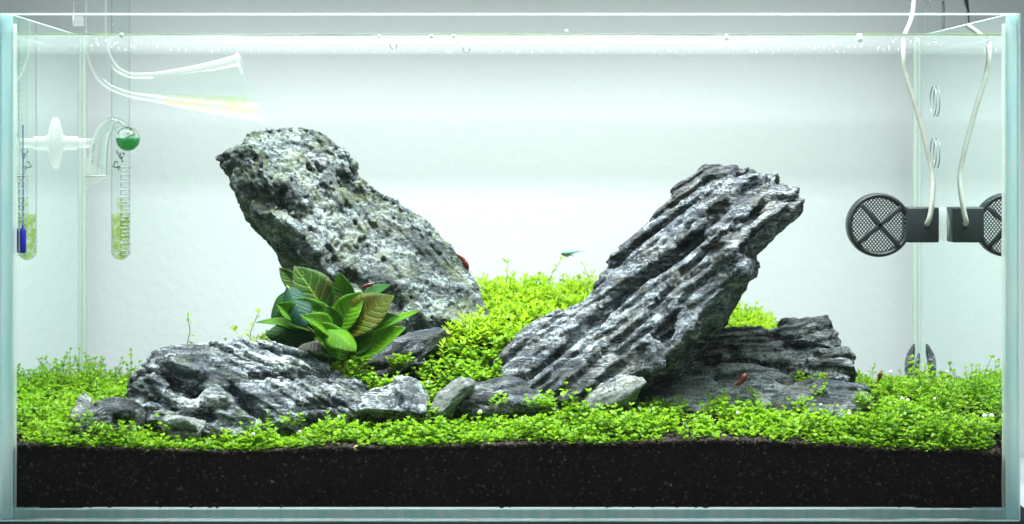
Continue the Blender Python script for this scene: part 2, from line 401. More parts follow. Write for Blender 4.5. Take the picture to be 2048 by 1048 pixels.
gz = soil_z(gx, gy) + 0.0016 * fbm(p3, 40, 3, seed=13) * np.exp(-gy / 0.02) + 0.0012 * fbm(p3, 120, 4, seed=3) + 0.0010 * fbm(p3, 420, 2, seed=4)
V = np.stack((gx, gy, gz), -1).reshape(-1, 3); F = grid_faces(nx, ny)
# front, back and side skirts down to the bottom pane
extra = []; Fs = [F]; base = len(V)
fr_i = np.arange(nx) * ny; nrow = 14
rows = [fr_i]
for k in range(1, nrow):
    tt = k / (nrow - 1); vv = V[fr_i].copy(); vv[:, 2] = vv[:, 2] * (1 - tt) + 0.0003 * tt
    vv[:, 1] = 0.0012; rows.append(base + np.arange(nx)); extra.append(vv); base += nx
for k in range(nrow - 1):
    a, b = rows[k], rows[k + 1]; Fs.append(np.stack((a[:-1], a[1:], b[1:], b[:-1]), -1))
for side in (0, nx - 1):
    top = side * ny + np.arange(ny); vv = V[top].copy(); vv[:, 2] = 0.0003; bt = base + np.arange(ny); extra.append(vv); base += ny
    Fs.append(np.stack((top[:-1], top[1:], bt[1:], bt[:-1]), -1))
V = np.vstack([V] + extra); F = np.vstack(Fs)
t = NT('black_soil'); co = t.coord(); n1 = t.noise(co, 320, 5, 0.65); n2 = t.noise(co, 60, 3)
c = t.ramp(t.math('ADD', t.math('MULTIPLY', n1, 0.6), t.math('MULTIPLY', n2, 0.4)), [(0.36, (0.002, 0.0014, 0.0012)), (0.56, (0.006, 0.004, 0.0035)), (0.72, (0.015, 0.010, 0.008))])
M['soil'] = t.done(bsdf(t, c, 0.85, 0.15, t.bump(n1, 0.8, 0.002)))
t = NT('soil_grain'); r = t.n('NewGeometry').outputs['Random Per Island']
c = t.ramp(r, [(0.0, (0.002, 0.0014, 0.0012)), (0.5, (0.016, 0.011, 0.008)), (0.85, (0.036, 0.025, 0.018)), (0.993, (0.058, 0.041, 0.027)), (1.0, (0.18, 0.12, 0.05))])
M['grain'] = t.done(bsdf(t, c, 0.75, 0.25, t.bump(t.noise(t.coord(), 900, 4), 0.5, 0.001)))
soil = tag(mk('soil', V, F, M['soil']), kind='structure')

def ico():
    p = (1 + 5 ** .5) / 2
    V = np.array([(-1, p, 0), (1, p, 0), (-1, -p, 0), (1, -p, 0), (0, -1, p), (0, 1, p), (0, -1, -p), (0, 1, -p), (p, 0, -1), (p, 0, 1), (-p, 0, -1), (-p, 0, 1)], float)
    V /= np.linalg.norm(V[0])
    F = np.array([(0, 11, 5), (0, 5, 1), (0, 1, 7), (0, 7, 10), (0, 10, 11), (1, 5, 9), (5, 11, 4), (11, 10, 2), (10, 7, 6), (7, 1, 8), (3, 9, 4), (3, 4, 2), (3, 2, 6), (3, 6, 8), (3, 8, 9), (4, 9, 5), (2, 4, 11), (6, 2, 10), (8, 6, 7), (9, 8, 1)])
    return V, F
IV, IF = ico()
def grains(C, R):
    n = len(C); a = rng.uniform(0, 6.28, (n, 3)); ca, sa = np.cos(a), np.sin(a); Rm = np.zeros((n, 3, 3))
    Rx = np.zeros((n, 3, 3)); Rx[:, 0, 0] = 1; Rx[:, 1, 1] = ca[:, 0]; Rx[:, 1, 2] = -sa[:, 0]; Rx[:, 2, 1] = sa[:, 0]; Rx[:, 2, 2] = ca[:, 0]
    Rz = np.zeros((n, 3, 3)); Rz[:, 2, 2] = 1; Rz[:, 0, 0] = ca[:, 1]; Rz[:, 0, 1] = -sa[:, 1]; Rz[:, 1, 0] = sa[:, 1]; Rz[:, 1, 1] = ca[:, 1]
    T = IV[None] * rng.uniform(0.75, 1.2, (n, 12, 1)) * rng.uniform(0.8, 1.15, (n, 1, 3))
    V = np.einsum('nij,nkj->nki', Rz @ Rx, T) * R[:, None, None] + C[:, None]
    F = (IF[None] + (np.arange(n) * 12)[:, None, None]).reshape(-1, 3)
    return V.reshape(-1, 3), F
n = 11000
gxr = rng.uniform(-GX + 0.002, GX - 0.002, n); zt = soil_z(gxr, np.zeros(n)); R = rng.uniform(0.0008, 0.0016, n) * rng.choice([1, 1, 1, 1.35], n)
C = np.stack((gxr, 0.0010 + R * 0.75 + rng.uniform(0, 0.0012, n), 0.001 + (zt - 0.0002) * rng.uniform(0, 1, n) ** 0.9), -1)
n2 = 7000; gx2 = rng.uniform(-GX + 0.002, GX - 0.002, n2); gy2 = 0.002 + rng.exponential(0.012, n2); R2 = rng.uniform(0.0009, 0.0019, n2)
gy2 = np.clip(gy2, 0.002, 0.24); C2 = np.stack((gx2, gy2, soil_z(gx2, gy2) + R2 * 0.5), -1)
V, F = grains(np.vstack((C, C2)), np.r_[R, R2])
o = mk('soil_grains', V, F, M['grain'], parent=soil, smooth=False); o['kind'] = 'stuff'

# ------------------------------------------------------------------ stones
STONES = []                              # (V, faces) kept for the planting
def seg_dist(px, py, s):
    x1, y1, x2, y2 = s; dx, dy = x2 - x1, y2 - y1; L = dx * dx + dy * dy + 1e-9
    t = np.clip(((px - x1) * dx + (py - y1) * dy) / L, 0, 1); return np.hypot(px - x1 - t * dx, py - y1 - t * dy)
def grid_normals(V):
    du = np.gradient(V, axis=0); Vp = np.concatenate((V[:, -1:], V, V[:, :1]), 1); dv = (Vp[:, 2:] - Vp[:, :-2]) * 0.5
    N = np.cross(du, dv); L = np.linalg.norm(N, axis=-1, keepdims=True); N = N / (L + 1e-15)
    c = V.mean((0, 1)); 
    if ((V - c) * N).sum(-1).mean() < 0: N = -N
    for _ in range(2):
        N = N + np.roll(N, 1, 1) + np.roll(N, -1, 1); N[1:-1] = N[1:-1] + N[2:] + N[:-2]
        N = N / (np.linalg.norm(N, axis=-1, keepdims=True) + 1e-12)
    return N
def chisel(V, n, seed, T):              # knock flat faces off the rounded body
    r = np.random.default_rng(seed + 100); c = V.reshape(-1, 3).mean(0); X = V.reshape(-1, 3) - c; sc = X.std(0) + 1e-6
    hard = n > 30; n = 15 if hard else n
    for k in range(n):
        nv = r.normal(0, 1, 3); nv[1] = nv[1] * 1.2; nv /= np.linalg.norm(nv); g = nv / sc; g /= np.linalg.norm(g)
        d = X @ g; h = np.quantile(d, r.uniform(0.76 if hard else 0.93, 0.95 if hard else 0.995)); X = X - np.where(d > h, (d - h) * 0.9, 0)[:, None] * g
    lo0, hi0 = (V.reshape(-1, 3) - c).min(0), (V.reshape(-1, 3) - c).max(0); lo1, hi1 = X.min(0), X.max(0)
    X = lo0 + (X - lo1) * (hi0 - lo0) / (hi1 - lo1)
    return (X + c).reshape(V.shape)
def make_stone(name, label, up, lo, y0, Tf, Tb, mat, wa=0.7, p=0.7, q=0.55, dy=0.0, step=0.00072, facet=0.004, strata=None, pits=None,
               creases=(), rough=0.0006, seed=0, group='grey stones of the rock layout', cap=8, cat='stone', chips=26):
    wav = wa if hasattr(wa, '__len__') else (wa, wa)
    upW = np.array([W(a, b, y0) for a, b in up]); loW = np.array([W(a, b, y0) for a, b in lo])
    L = max(np.linalg.norm(np.diff(upW, axis=0), axis=1).sum(), np.linalg.norm(np.diff(loW, axis=0), axis=1).sum())
    nt = int(np.clip(L / step, 24, 420)); A = resample(catmull(upW, nt * 3), nt); B = resample(catmull(loW, nt * 3), nt)
    wid = np.linalg.norm(A - B, axis=1).max(); nf = int(np.clip((wid + Tf) / step, 14, 300)); nb = max(10, nf // 2)
    t = np.linspace(0, 1, nt); cpf = (1 - np.abs(2 * t - 1) ** cap) ** 0.5; cpf[0] = cpf[-1] = 0.0
    cpf = cpf * np.clip(np.linalg.norm(A - B, axis=1) / (0.45 * wid), 0, 1) ** 0.6
    wf = 0.5 - 0.5 * np.cos(np.linspace(0, np.pi, nf)); wb = 0.5 - 0.5 * np.cos(np.linspace(np.pi, 0, nb + 2)[1:-1])
    wa_t = np.interp(t, np.linspace(0, 1, len(wav)), wav)[:, None]
    pf = np.where(wf[None] < wa_t, (wf[None] / wa_t) ** p, ((1 - wf[None]) / (1 - wa_t)) ** q)
    pb = np.sin(np.pi * wb) ** 0.7
    yc = (y0 + dy * (t - 0.5))[:, None]
    XZf = A[:, None] * (1 - wf)[None, :, None] + B[:, None] * wf[None, :, None]
    XZb = A[:, None] * (1 - wb)[None, :, None] + B[:, None] * wb[None, :, None]
    V = np.concatenate((XZf, XZb), 1)
    V[..., 1] = np.concatenate((yc - Tf * cpf[:, None] * pf, yc + Tb * cpf[:, None] * pb[None]), 1)
    sd = seed * 13.7
    layer = 0.5 + 0.5 * fbm(V + sd, 40, 3, seed=seed)
    # broad chipped planes
    N = grid_normals(V); P = V + sd
    wz, wh = worley(P * np.array((1, 1, 1)) / 0.024 + 0.6 * fbm(P, 35, 2, seed=seed + 3)[..., None], seed + 40)
    d = facet * (fbm(P, 22, 3, 0.5, seed + 1) * 0.8 + (wh - 0.5) * 0.45 * sstep(0.75, 0.45, wz) + 0.45 * fbm(P, 48, 3, 0.55, seed + 2, ridged=True))
    V = V + N * d[..., None]
    V = chisel(V, chips, seed, (Tf, Tb))
    if creases:
        px, py = PX(V); front = (V[..., 1] < yc + Tf * 0.1)
        N = grid_normals(V); d = np.zeros(px.shape)
        jx = px + 9 * fbm(P, 90, 3, 0.5, seed + 11); jy = py + 9 * fbm(P + 3.3, 90, 3, 0.5, seed + 12)
        for (x1, y1, x2, y2, w_, am) in creases:
            d = d + 1.3 * am * np.exp(-(seg_dist(jx, jy, (x1, y1, x2, y2)) / w_) ** 2.4) * front
        V = V + N * d[..., None]
    if strata:
        for k, (ang, tilt, per, amp, warp) in enumerate(strata):
            a = math.radians(ang); ns = np.array((-math.sin(a), tilt, math.cos(a))); ns /= np.linalg.norm(ns)
            P = V + sd; N = grid_normals(V)
            along = np.array((math.cos(a), 0, math.sin(a))); Pa = P - (P @ along)[..., None] * along * 0.72       # stretched along the beds
            s = (P @ ns) / per + warp * fbm(Pa, 30, 3, 0.5, seed + 20 + k) * 1.4 + 0.30 * fbm(Pa, 120, 3, 0.55, seed + 30 + k) + 0.08 * fbm(P, 150, 2, 0.55, seed + 35 + k)
            fl = np.floor(s); f = s - fl; z = np.zeros_like(fl)
            hh = _h(fl, z, z + k, seed + 7); la = 0.35 + 0.65 * hh
            saw = np.where(f < 0.08, f / 0.08, ((1 - f) / 0.92) ** 1.25)
            brk = sstep(-0.45, 0.20, fbm(Pa, 55, 3, 0.5, seed + 50 + k))           # beds come and go
            V = V + N * (amp * la * brk * (saw - 0.45))[..., None]
            if k == 0: layer = 0.45 * layer + 0.55 * hh
    if pits:
        for (size, depth, share, m) in pits:
            P = V + sd; N = grid_normals(V)
            wz, wh = worley(P / size + 0.5 * fbm(P, 0.7 / size, 3, seed=seed + 61)[..., None], seed + 60)
            mask = 1.0
            if m is not None:
                px, py = PX(V); mask = np.exp(-(seg_dist(px, py, m[:4]) / m[4]) ** 2)
            V = V - N * (depth * (wh < share) * sstep(0.52, 0.12, wz) * mask)[..., None]
    N = grid_normals(V); P = V + sd
    if strata:
        a = math.radians(strata[0][0]); along = np.array((math.cos(a), 0, math.sin(a))); P = P - (P @ along)[..., None] * along * 0.62
    V = V + N * (rough * (1.3 * fbm(P, 160, 4, 0.62, seed + 70) + 1.5 * fbm(P, 230, 3, 0.6, seed + 71, ridged=True)))[..., None]
    cen = np.array((V[..., 0].mean(), V[..., 1].mean(), V[..., 2].min()))
    nphi = V.shape[1]; Fc = grid_faces(nt, nphi, wrap_v=True)
    o = mk(name, V.reshape(-1, 3) - cen, Fc, mat, attr={'layer': layer}); o.location = Vector(cen)
    me = o.data
    import bmesh
    bm = bmesh.new(); bm.from_mesh(me); bmesh.ops.recalc_face_normals(bm, faces=bm.faces[:]); bm.to_mesh(me); bm.free()
    tag(o, label, cat, group)
    STONES.append(V.reshape(-1, 3)); return o

mA = mat_stone('stone_pitted', (0.007, 0.012, 0.013), (0.040, 0.060, 0.062), (0.34, 0.43, 0.41), (0.16, 0.20, 0.07), 0.55, 0.5, 1.3, (-45, 0.5, 1.3), pale_at=0.57)
mB = mat_stone('stone_banded', (0.005, 0.008, 0.011), (0.024, 0.036, 0.046), (0.40, 0.47, 0.50), (0.11, 0.105, 0.05), 0.40, 0.5, 4.1, (38, 0.24, 1.9), 0.60)
mC = mat_stone('stone_streaked', (0.005, 0.009, 0.013), (0.028, 0.044, 0.056), (0.50, 0.58, 0.61), (0.14, 0.18, 0.07), 0.30, 0.8, 7.7, (-18, 0.30, 1.7), 0.56)
mD = mat_stone('stone_dark_slab', (0.007, 0.011, 0.014), (0.042, 0.060, 0.069), (0.36, 0.43, 0.43), (0.22, 0.23, 0.14), 0.40, 0.5, 2.9, (10, 0.35, 1.7), 0.57)
mE = mat_stone('stone_dark', (0.007, 0.011, 0.016), (0.030, 0.044, 0.055), (0.26, 0.31, 0.33), (0.08, 0.10, 0.03), 0.35, 0.5, 9.2, (20, 0.4, 1.6), 0.60)
mP = mat_stone('stone_pale', (0.040, 0.050, 0.048), (0.14, 0.17, 0.16), (0.48, 0.53, 0.49), (0.24, 0.27, 0.12), 0.35, 0.4, 5.5, (30, 0.5, 1.6), 0.53)

make_stone('upright_stone', 'tall pale pitted grey stone leaning up to the left above the broadleaf plant',
    [(449, 334), (455, 318), (478, 300), (500, 292), (514, 266), (545, 256), (574, 268), (600, 261), (632, 275), (666, 302), (700, 334), (712, 364), (737, 386), (780, 411), (800, 430), (842, 452), (872, 490), (902, 520), (930, 553), (952, 582), (974, 612), (985, 655), (985, 705)],
    [(449, 334), (455, 348), (472, 362), (476, 392), (492, 426), (520, 470), (546, 495), (565, 525), (580, 552), (602, 592), (640, 650), (700, 700), (800, 735), (900, 740), (985, 705)],
    0.165, 0.042, 0.034, mA, wa=(0.55, 0.72, 0.70, 0.62, 0.60, 0.60), p=0.95, q=0.75, facet=0.0045, cap=10,
    pits=[(0.011, 0.0042, 0.5, (470, 320, 640, 340, 85)), (0.0065, 0.0028, 0.5, (470, 310, 720, 480, 110)), (0.0045, 0.0016, 0.5, None)],
    strata=[(-48, 0.35, 0.012, 0.0016, 0.9)],
    creases=[(560, 395, 600, 430, 22, -0.006), (500, 390, 560, 420, 16, -0.005), (575, 470, 600, 545, 14, -0.005), (700, 560, 800, 610, 20, -0.006), (690, 350, 720, 400, 16, -0.004), (590, 460, 625, 500, 18, 0.004)], rough=0.0009, seed=1)
make_stone('slanted_stone', 'largest dark grey banded stone slanting up to the right',
    [(972, 790), (978, 745), (1000, 700), (1042, 662), (1100, 622), (1168, 592), (1200, 556), (1234, 507), (1248, 488), (1300, 441), (1344, 402), (1354, 380), (1394, 352), (1412, 333), (1440, 329), (1480, 338), (1516, 345), (1550, 362), (1588, 364), (1603, 384)],
    [(972, 790), (1005, 812), (1060, 826), (1112, 822), (1165, 822), (1205, 808), (1252, 768), (1310, 748), (1352, 738), (1382, 712), (1420, 662), (1446, 640), (1480, 592), (1496, 556), (1490, 536), (1502, 513), (1540, 472), (1574, 442), (1597, 414), (1603, 384)],
    0.105, 0.044, 0.034, mB, wa=(0.80, 0.80, 0.78, 0.70, 0.72, 0.70), p=0.85, q=0.6, dy=0.03, facet=0.0030, cap=10,
    strata=[(39, 0.25, 0.0170, 0.0088, 0.60), (34, 0.1, 0.0072, 0.0030, 0.8)],
    creases=[(1060, 740, 1230, 600, 12, -0.0065), (1230, 590, 1400, 480, 11, -0.006), (1180, 660, 1420, 420, 8, -0.004), (1240, 700, 1330, 660, 12, -0.005), (1420, 440, 1460, 380, 9, -0.005),
             (1335, 640, 1330, 730, 14, -0.006), (1300, 690, 1320, 720, 26, 0.005), (1480, 540, 1440, 470, 22, 0.005), (1510, 420, 1490, 500, 14, -0.005), (1120, 700, 1010, 790, 9, -0.004)], rough=0.0006, seed=2)
make_stone('low_stone', 'broad low blue-grey stone with white streaks in front of the broadleaf plant',
    [(258, 806), (272, 776), (300, 746), (324, 712), (345, 691), (380, 685), (420, 690), (462, 695), (520, 695), (562, 701), (602, 716), (632, 740), (682, 760), (722, 776), (762, 792), (790, 812)],
    [(258, 806), (290, 838), (340, 862), (400, 884), (470, 895), (540, 895), (600, 888), (680, 868), (750, 845), (790, 812)],
    0.078, 0.050, 0.035, mC, wa=(0.72, 0.78, 0.82, 0.8), p=0.75, q=0.6, facet=0.0050, cap=10,
    strata=[(-14, 0.45, 0.0105, 0.0046, 0.9), (-30, 0.2, 0.0052, 0.0022, 0.8)],
    creases=[(330, 752, 385, 772, 17, -0.010), (345, 735, 400, 745, 14, 0.004), (462, 778, 545, 858, 11, -0.008), (300, 800, 345, 815, 10, -0.004), (500, 750, 660, 745, 7, -0.004), (600, 815, 690, 805, 9, -0.005), (420, 800, 470, 790, 16, 0.004), (350, 840, 420, 832, 10, -0.004)], rough=0.0008, seed=3)
slab = make_stone('slab_stone', 'dark layered slab with a raised knob under the right of the slanting stone',
    [(1215, 815), (1262, 770), (1345, 742), (1400, 706), (1450, 673), (1500, 662), (1558, 668), (1610, 676), (1655, 684), (1684, 692), (1681, 704), (1692, 716), (1693, 736), (1703, 765)],
    [(1215, 815), (1258, 845), (1330, 858), (1420, 855), (1500, 845), (1600, 828), (1662, 806), (1703, 765)],
    0.130, 0.055, 0.035, mD, wa=(0.8, 0.85, 0.85, 0.8), p=0.80, q=0.6, facet=0.0042, cap=12,
    strata=[(-4, 0.4, 0.0110, 0.0054, 0.9), (6, 0.3, 0.0052, 0.0024, 0.8)],
    creases=[(1462, 700, 1480, 722, 10, -0.004), (1470, 722, 1600, 738, 9, -0.008), (1575, 668, 1630, 690, 20, 0.006), (1572, 690, 1660, 700, 8, -0.005), (1600, 742, 1680, 735, 14, 0.005), (1640, 715, 1690, 715, 9, 0.004), (1430, 735, 1500, 730, 8, -0.005), (1390, 720, 1440, 715, 8, -0.004)],
    pits=[(0.008, 0.0022, 0.4, (1560, 670, 1690, 730, 60))], rough=0.0008, seed=4)
knob = make_stone('knob', None, [(1560, 684), (1572, 660), (1588, 647), (1612, 637), (1640, 634), (1662, 636), (1667, 652), (1676, 668), (1670, 690)], [(1560, 684), (1590, 700), (1630, 708), (1660, 702), (1670, 690)],
    0.128, 0.020, 0.020, mE, wa=0.6, p=0.8, q=0.7, facet=0.0030, strata=[(28, 0.3, 0.008, 0.0030, 0.7)], pits=[(0.006, 0.002, 0.5, (1640, 660, 1670, 690, 40))], seed=17, chips=44)
slope = make_stone('slope', None, [(1228, 812), (1280, 776), (1350, 752), (1420, 738), (1490, 732), (1550, 744), (1590, 764), (1612, 800)], [(1228, 812), (1300, 846), (1400, 858), (1500, 850), (1580, 832), (1612, 800)],
    0.096, 0.042, 0.022, mD, wa=(0.85, 0.88, 0.85), p=0.95, q=0.6, facet=0.0026, cap=14, strata=[(4, 0.4, 0.012, 0.0026, 0.8)], creases=[(1430, 748, 1480, 752, 9, -0.006)], seed=18)
for o in (knob, slope):
    for k in ('label', 'category', 'group'):
        if k in o: del o[k]
    o.location = o.location - slab.location; o.parent = slab
make_stone('whitish_stone', 'small whitish stone at the left tip of the slanting stone foot',
    [(862, 826), (872, 798), (890, 776), (918, 757), (946, 758), (950, 770)], [(862, 826), (888, 836), (912, 818), (934, 792), (950, 770)], 0.050, 0.012, 0.014, mP, wa=0.6, p=0.9, q=0.8, facet=0.0018, strata=[(40, 0.2, 0.008, 0.0014, 0.5)], seed=19, chips=8)
make_stone('tucked_stone', 'small dark stone tucked between the broadleaf plant and the slanting stone',
    [(708, 752), (748, 708), (790, 676), (830, 664), (870, 667), (890, 679), (896, 700)], [(708, 752), (768, 764), (830, 752), (872, 732), (896, 700)],
    0.118, 0.024, 0.02, mE, wa=0.75, facet=0.0030, strata=[(20, 0.3, 0.009, 0.0022, 0.6)], creases=[(720, 745, 880, 705, 8, -0.004)], seed=5, chips=44)
make_stone('wedge_stone', 'small angular blue-grey stone at the right end of the low streaked stone',
    [(700, 812), (732, 790), (775, 775), (800, 760), (826, 752), (846, 774), (858, 806)], [(700, 812), (740, 836), (790, 852), (834, 848), (858, 806)],
    0.055, 0.022, 0.018, mC, wa=0.55, p=1.0, q=0.9, facet=0.0030, strata=[(60, 0.2, 0.012, 0.0020, 0.4)], creases=[(800, 765, 815, 830, 6, 0.003)], seed=6, chips=10)
make_stone('foot_stone', 'dark mossy stone just behind the small whitish stone at the slanting stone foot',
    [(876, 830), (900, 790), (936, 768), (985, 770), (1014, 753), (1052, 768), (1090, 795), (1130, 826)], [(876, 830), (920, 852), (970, 862), (1040, 860), (1130, 826)],
    0.068, 0.024, 0.02, mE, wa=0.45, p=1.0, q=0.85, facet=0.0030, strata=[(14, 0.3, 0.010, 0.0022, 0.6)], creases=[(930, 806, 1010, 806, 12, -0.006), (880, 800, 925, 765, 14, 0.003)], seed=8, chips=12)
make_stone('pale_shard', 'small pale flat shard leaning in front of the slanting stone',
    [(1160, 836), (1184, 800), (1216, 776), (1250, 760), (1276, 754), (1288, 772)], [(1160, 836), (1200, 842), (1242, 826), (1272, 804), (1288, 772)],
    0.052, 0.012, 0.012, mP, wa=0.6, facet=0.0020, strata=[(38, 0.2, 0.008, 0.0014, 0.5)], seed=9, chips=44)
make_stone('flat_stone', 'flat dark blue-grey stone half sunk in the carpet at the right',
    [(1500, 822), (1540, 790), (1590, 772), (1650, 764), (1710, 764), (1740, 778), (1752, 810)], [(1500, 822), (1560, 852), (1640, 862), (1705, 856), (1752, 810)],
    0.072, 0.026, 0.02, mE, wa=0.7, p=0.9, facet=0.0030, strata=[(-3, 0.3, 0.009, 0.0024, 0.7)], pits=[(0.009, 0.002, 0.5, None)], seed=10)
make_stone('corner_stone', 'small rounded dark stone left of the low streaked stone',
    [(156, 856), (166, 818), (196, 806), (230, 800), (262, 804), (284, 826), (296, 856)], [(156, 856), (184, 880), (230, 888), (272, 882), (296, 856)],
    0.040, 0.018, 0.018, mE, wa=0.6, facet=0.0032, strata=[(10, 0.3, 0.010, 0.0020, 0.8)], creases=[(235, 842, 262, 846, 9, -0.006)], seed=11, chips=44)
make_stone('pointed_stone', 'tiny pale pointed stone at the far left of the layout',
    [(140, 862), (150, 812), (168, 788), (182, 806), (190, 862)], [(140, 862), (165, 878), (190, 862)], 0.047, 0.012, 0.01, mP, wa=0.5, facet=0.002, seed=12, chips=44)
make_stone('pale_pebble_stone', 'small whitish stone peeping out below the left end of the streaked stone',
    [(318, 862), (334, 836), (360, 828), (392, 834), (412, 862)], [(318, 862), (345, 888), (390, 888), (412, 862)], 0.026, 0.012, 0.012, mP, wa=0.55, facet=0.0022, creases=[(345, 862, 390, 864, 8, -0.004)], seed=14, chips=44)
make_stone('slate_sliver', 'taller of two dark pointed slivers standing at the back right corner',
    [(1812, 768), (1810, 735), (1814, 710), (1824, 692), (1828, 688)], [(1812, 768), (1822, 768), (1824, 735), (1829, 705), (1828, 688)], 0.236, 0.003, 0.003, mE, wa=0.5, facet=0.0004, step=0.0006, rough=0.0002, seed=15, group='dark slivers in the back corner', cat='stone shard')
make_stone('slate_sliver', 'shorter of two dark pointed slivers standing at the back right corner',
    [(1824, 770), (1823, 745), (1828, 725), (1836, 710), (1839, 706)], [(1824, 770), (1834, 770), (1837, 745), (1840, 720), (1839, 706)], 0.226, 0.003, 0.003, mE, wa=0.5, facet=0.0004, step=0.0006, rough=0.0002, seed=16, group='dark slivers in the back corner', cat='stone shard')

# columns occupied by stone, for the planting
CS = 0.0016; ncx, ncy = int(2 * GX / CS) + 1, int(GD / CS) + 1
def columns():
    res = []
    for Vs in STONES:
        ix = np.clip(((Vs[:, 0] + GX) / CS).astype(int), 0, ncx - 1); iy = np.clip((Vs[:, 1] / CS).astype(int), 0, ncy - 1)
        lo = np.full((ncx, ncy), 9.0); hi = np.full((ncx, ncy), -9.0)
        np.minimum.at(lo, (ix, iy), Vs[:, 2]); np.maximum.at(hi, (ix, iy), Vs[:, 2]); res.append((lo, hi))
    return res
COLS = columns()
def room_above(x, y, z):                 # 0 inside stone, else free height
    ix = np.clip(((x + GX) / CS).astype(int), 0, ncx - 1); iy = np.clip((y / CS).astype(int), 0, ncy - 1)
    free = np.full(x.shape, 1.0)
    for lo, hi in COLS:
        l = lo[ix, iy]; h = hi[ix, iy]
        free = np.where((l < z + 0.0025) & (h > z + 0.001), 0.0, np.where(l > z, np.minimum(free, l - z), free))
    return free
def ground_at(px, py, lift=0.0):         # where the line of sight meets the planted ground
    ys = np.linspace(0.004, 0.244, 240); P = np.array([W(px, py, y) for y in ys]); g = soil_z(P[:, 0], ys) + lift
    k = np.argmax(P[:, 2] <= g) if (P[:, 2] <= g).any() else len(ys) - 1
    return P[k]

# ------------------------------------------------------------------ small-leaved carpet and stem plants
LT = np.array([(0, 0, 0), (0.36, -0.5, 0.10), (0.36, 0.5, 0.10), (0.74, -0.40, 0.07), (0.74, 0.40, 0.07), (1.0, 0, -0.10)])
LFq = np.array([(0, 2, 1, 1), (1, 2, 4, 3), (3, 4, 5, 5)])
LFt = np.array([(0, 2, 1), (1, 2, 4), (1, 4, 3), (3, 4, 5)])
class Sprigs:
    def __init__(s): s.b = []; s.d = []; s.l = []; s.w = []; s.sb = []; s.st = []; s.sr = []
    def add(s, P, H, lean, nodes, ll, lw, r, tilt=(0.05, 0.6), bare=0.15, stem_r=0.00028):
        n = len(P); stem = np.stack((lean[:, 0], lean[:, 1], np.ones(n)), -1); stem /= np.linalg.norm(stem, axis=1)[:, None]
        stem = stem * H[:, None]; a0 = r.uniform(0, 6.28, n)
        kink = r.normal(0, 0.10, (n, 3)) * H[:, None] * np.array((1, 1, 0.2))
        s.sb.append(P); s.st.append(np.stack((P + stem * 0.5 + kink, P + stem), 1)); s.sr.append(np.full(n, stem_r))
        for k in range(nodes):
            f = bare + (1 - bare) * (k + 1) / nodes; q = P + stem * f + kink * (4 * f * (1 - f))
            an = a0 + k * 1.5708 + r.normal(0, 0.25, n); top = (k == nodes - 1)
            for sd in (0, 1):
                tl = r.uniform(*tilt, n) + (0.35 if top else 0); aa = an + sd * 3.1416 + r.normal(0, 0.2, n)
                d = np.stack((np.cos(aa) * np.cos(tl), np.sin(aa) * np.cos(tl), np.sin(tl)), -1)
                sz = r.uniform(0.7, 1.2, n) * (0.8 if top else 1.0)
                s.b.append(q); s.d.append(d); s.l.append(ll * sz); s.w.append(lw * sz * r.uniform(0.85, 1.15, n))
            if top:
                for sd in (0, 1):
                    aa = an + 1.5708 + sd * 3.1416; tl = r.uniform(0.7, 1.2, n); d = np.stack((np.cos(aa) * np.cos(tl), np.sin(aa) * np.cos(tl), np.sin(tl)), -1)
                    s.b.append(q); s.d.append(d); s.l.append(ll * 0.6 * np.ones(n)); s.w.append(lw * 0.6 * np.ones(n))
    def leaves(s):
        b = np.vstack(s.b); d = np.vstack(s.d); l = np.concatenate(s.l); w = np.concatenate(s.w); n = len(b)
        up = np.array((0, 0, 1.0)) + rng.normal(0, 0.25, (n, 3)); sd = np.cross(d, up); sd /= np.linalg.norm(sd, axis=1)[:, None] + 1e-9
        nn = np.cross(sd, d)
        V = b[:, None] + LT[None, :, 0, None] * (d * l[:, None])[:, None] + LT[None, :, 1, None] * (sd * w[:, None])[:, None] + LT[None, :, 2, None] * (nn * w[:, None])[:, None]
        F = (LFt[None] + (np.arange(n) * 6)[:, None, None]).reshape(-1, 3); return V.reshape(-1, 3), F
    def stems(s):
        b = np.vstack(s.sb); t = np.vstack(s.st); r = np.concatenate(s.sr); n = len(b); a = np.array((0, 2.094, 4.189))
        ring = np.stack((np.cos(a), np.sin(a), a * 0), -1)
        V = np.stack((b, t[:, 0], t[:, 1]), 1)[:, :, None] + ring[None, None] * (r[:, None] * np.array((1, 0.9, 0.6)))[:, :, None, None]
        f = []
        for k in range(2):
            for j in range(3): f.append((k * 3 + j, k * 3 + (j + 1) % 3, (k + 1) * 3 + (j + 1) % 3, (k + 1) * 3 + j))
        F = (np.array(f)[None] + (np.arange(n) * 9)[:, None, None]).reshape(-1, 4); return V.reshape(-1, 3), F
M['carpet'] = mat_small_leaf('carpet_leaf', (0.050, 0.180, 0.006), (0.165, 0.385, 0.010), (0.340, 0.560, 0.030))
M['stemleaf'] = mat_small_leaf('stem_leaf', (0.120, 0.270, 0.006), (0.270, 0.460, 0.010), (0.440, 0.620, 0.025), 0.5)
M['stem'] = plain('green_stem', (0.16, 0.26, 0.04), 0.5, 0.3)

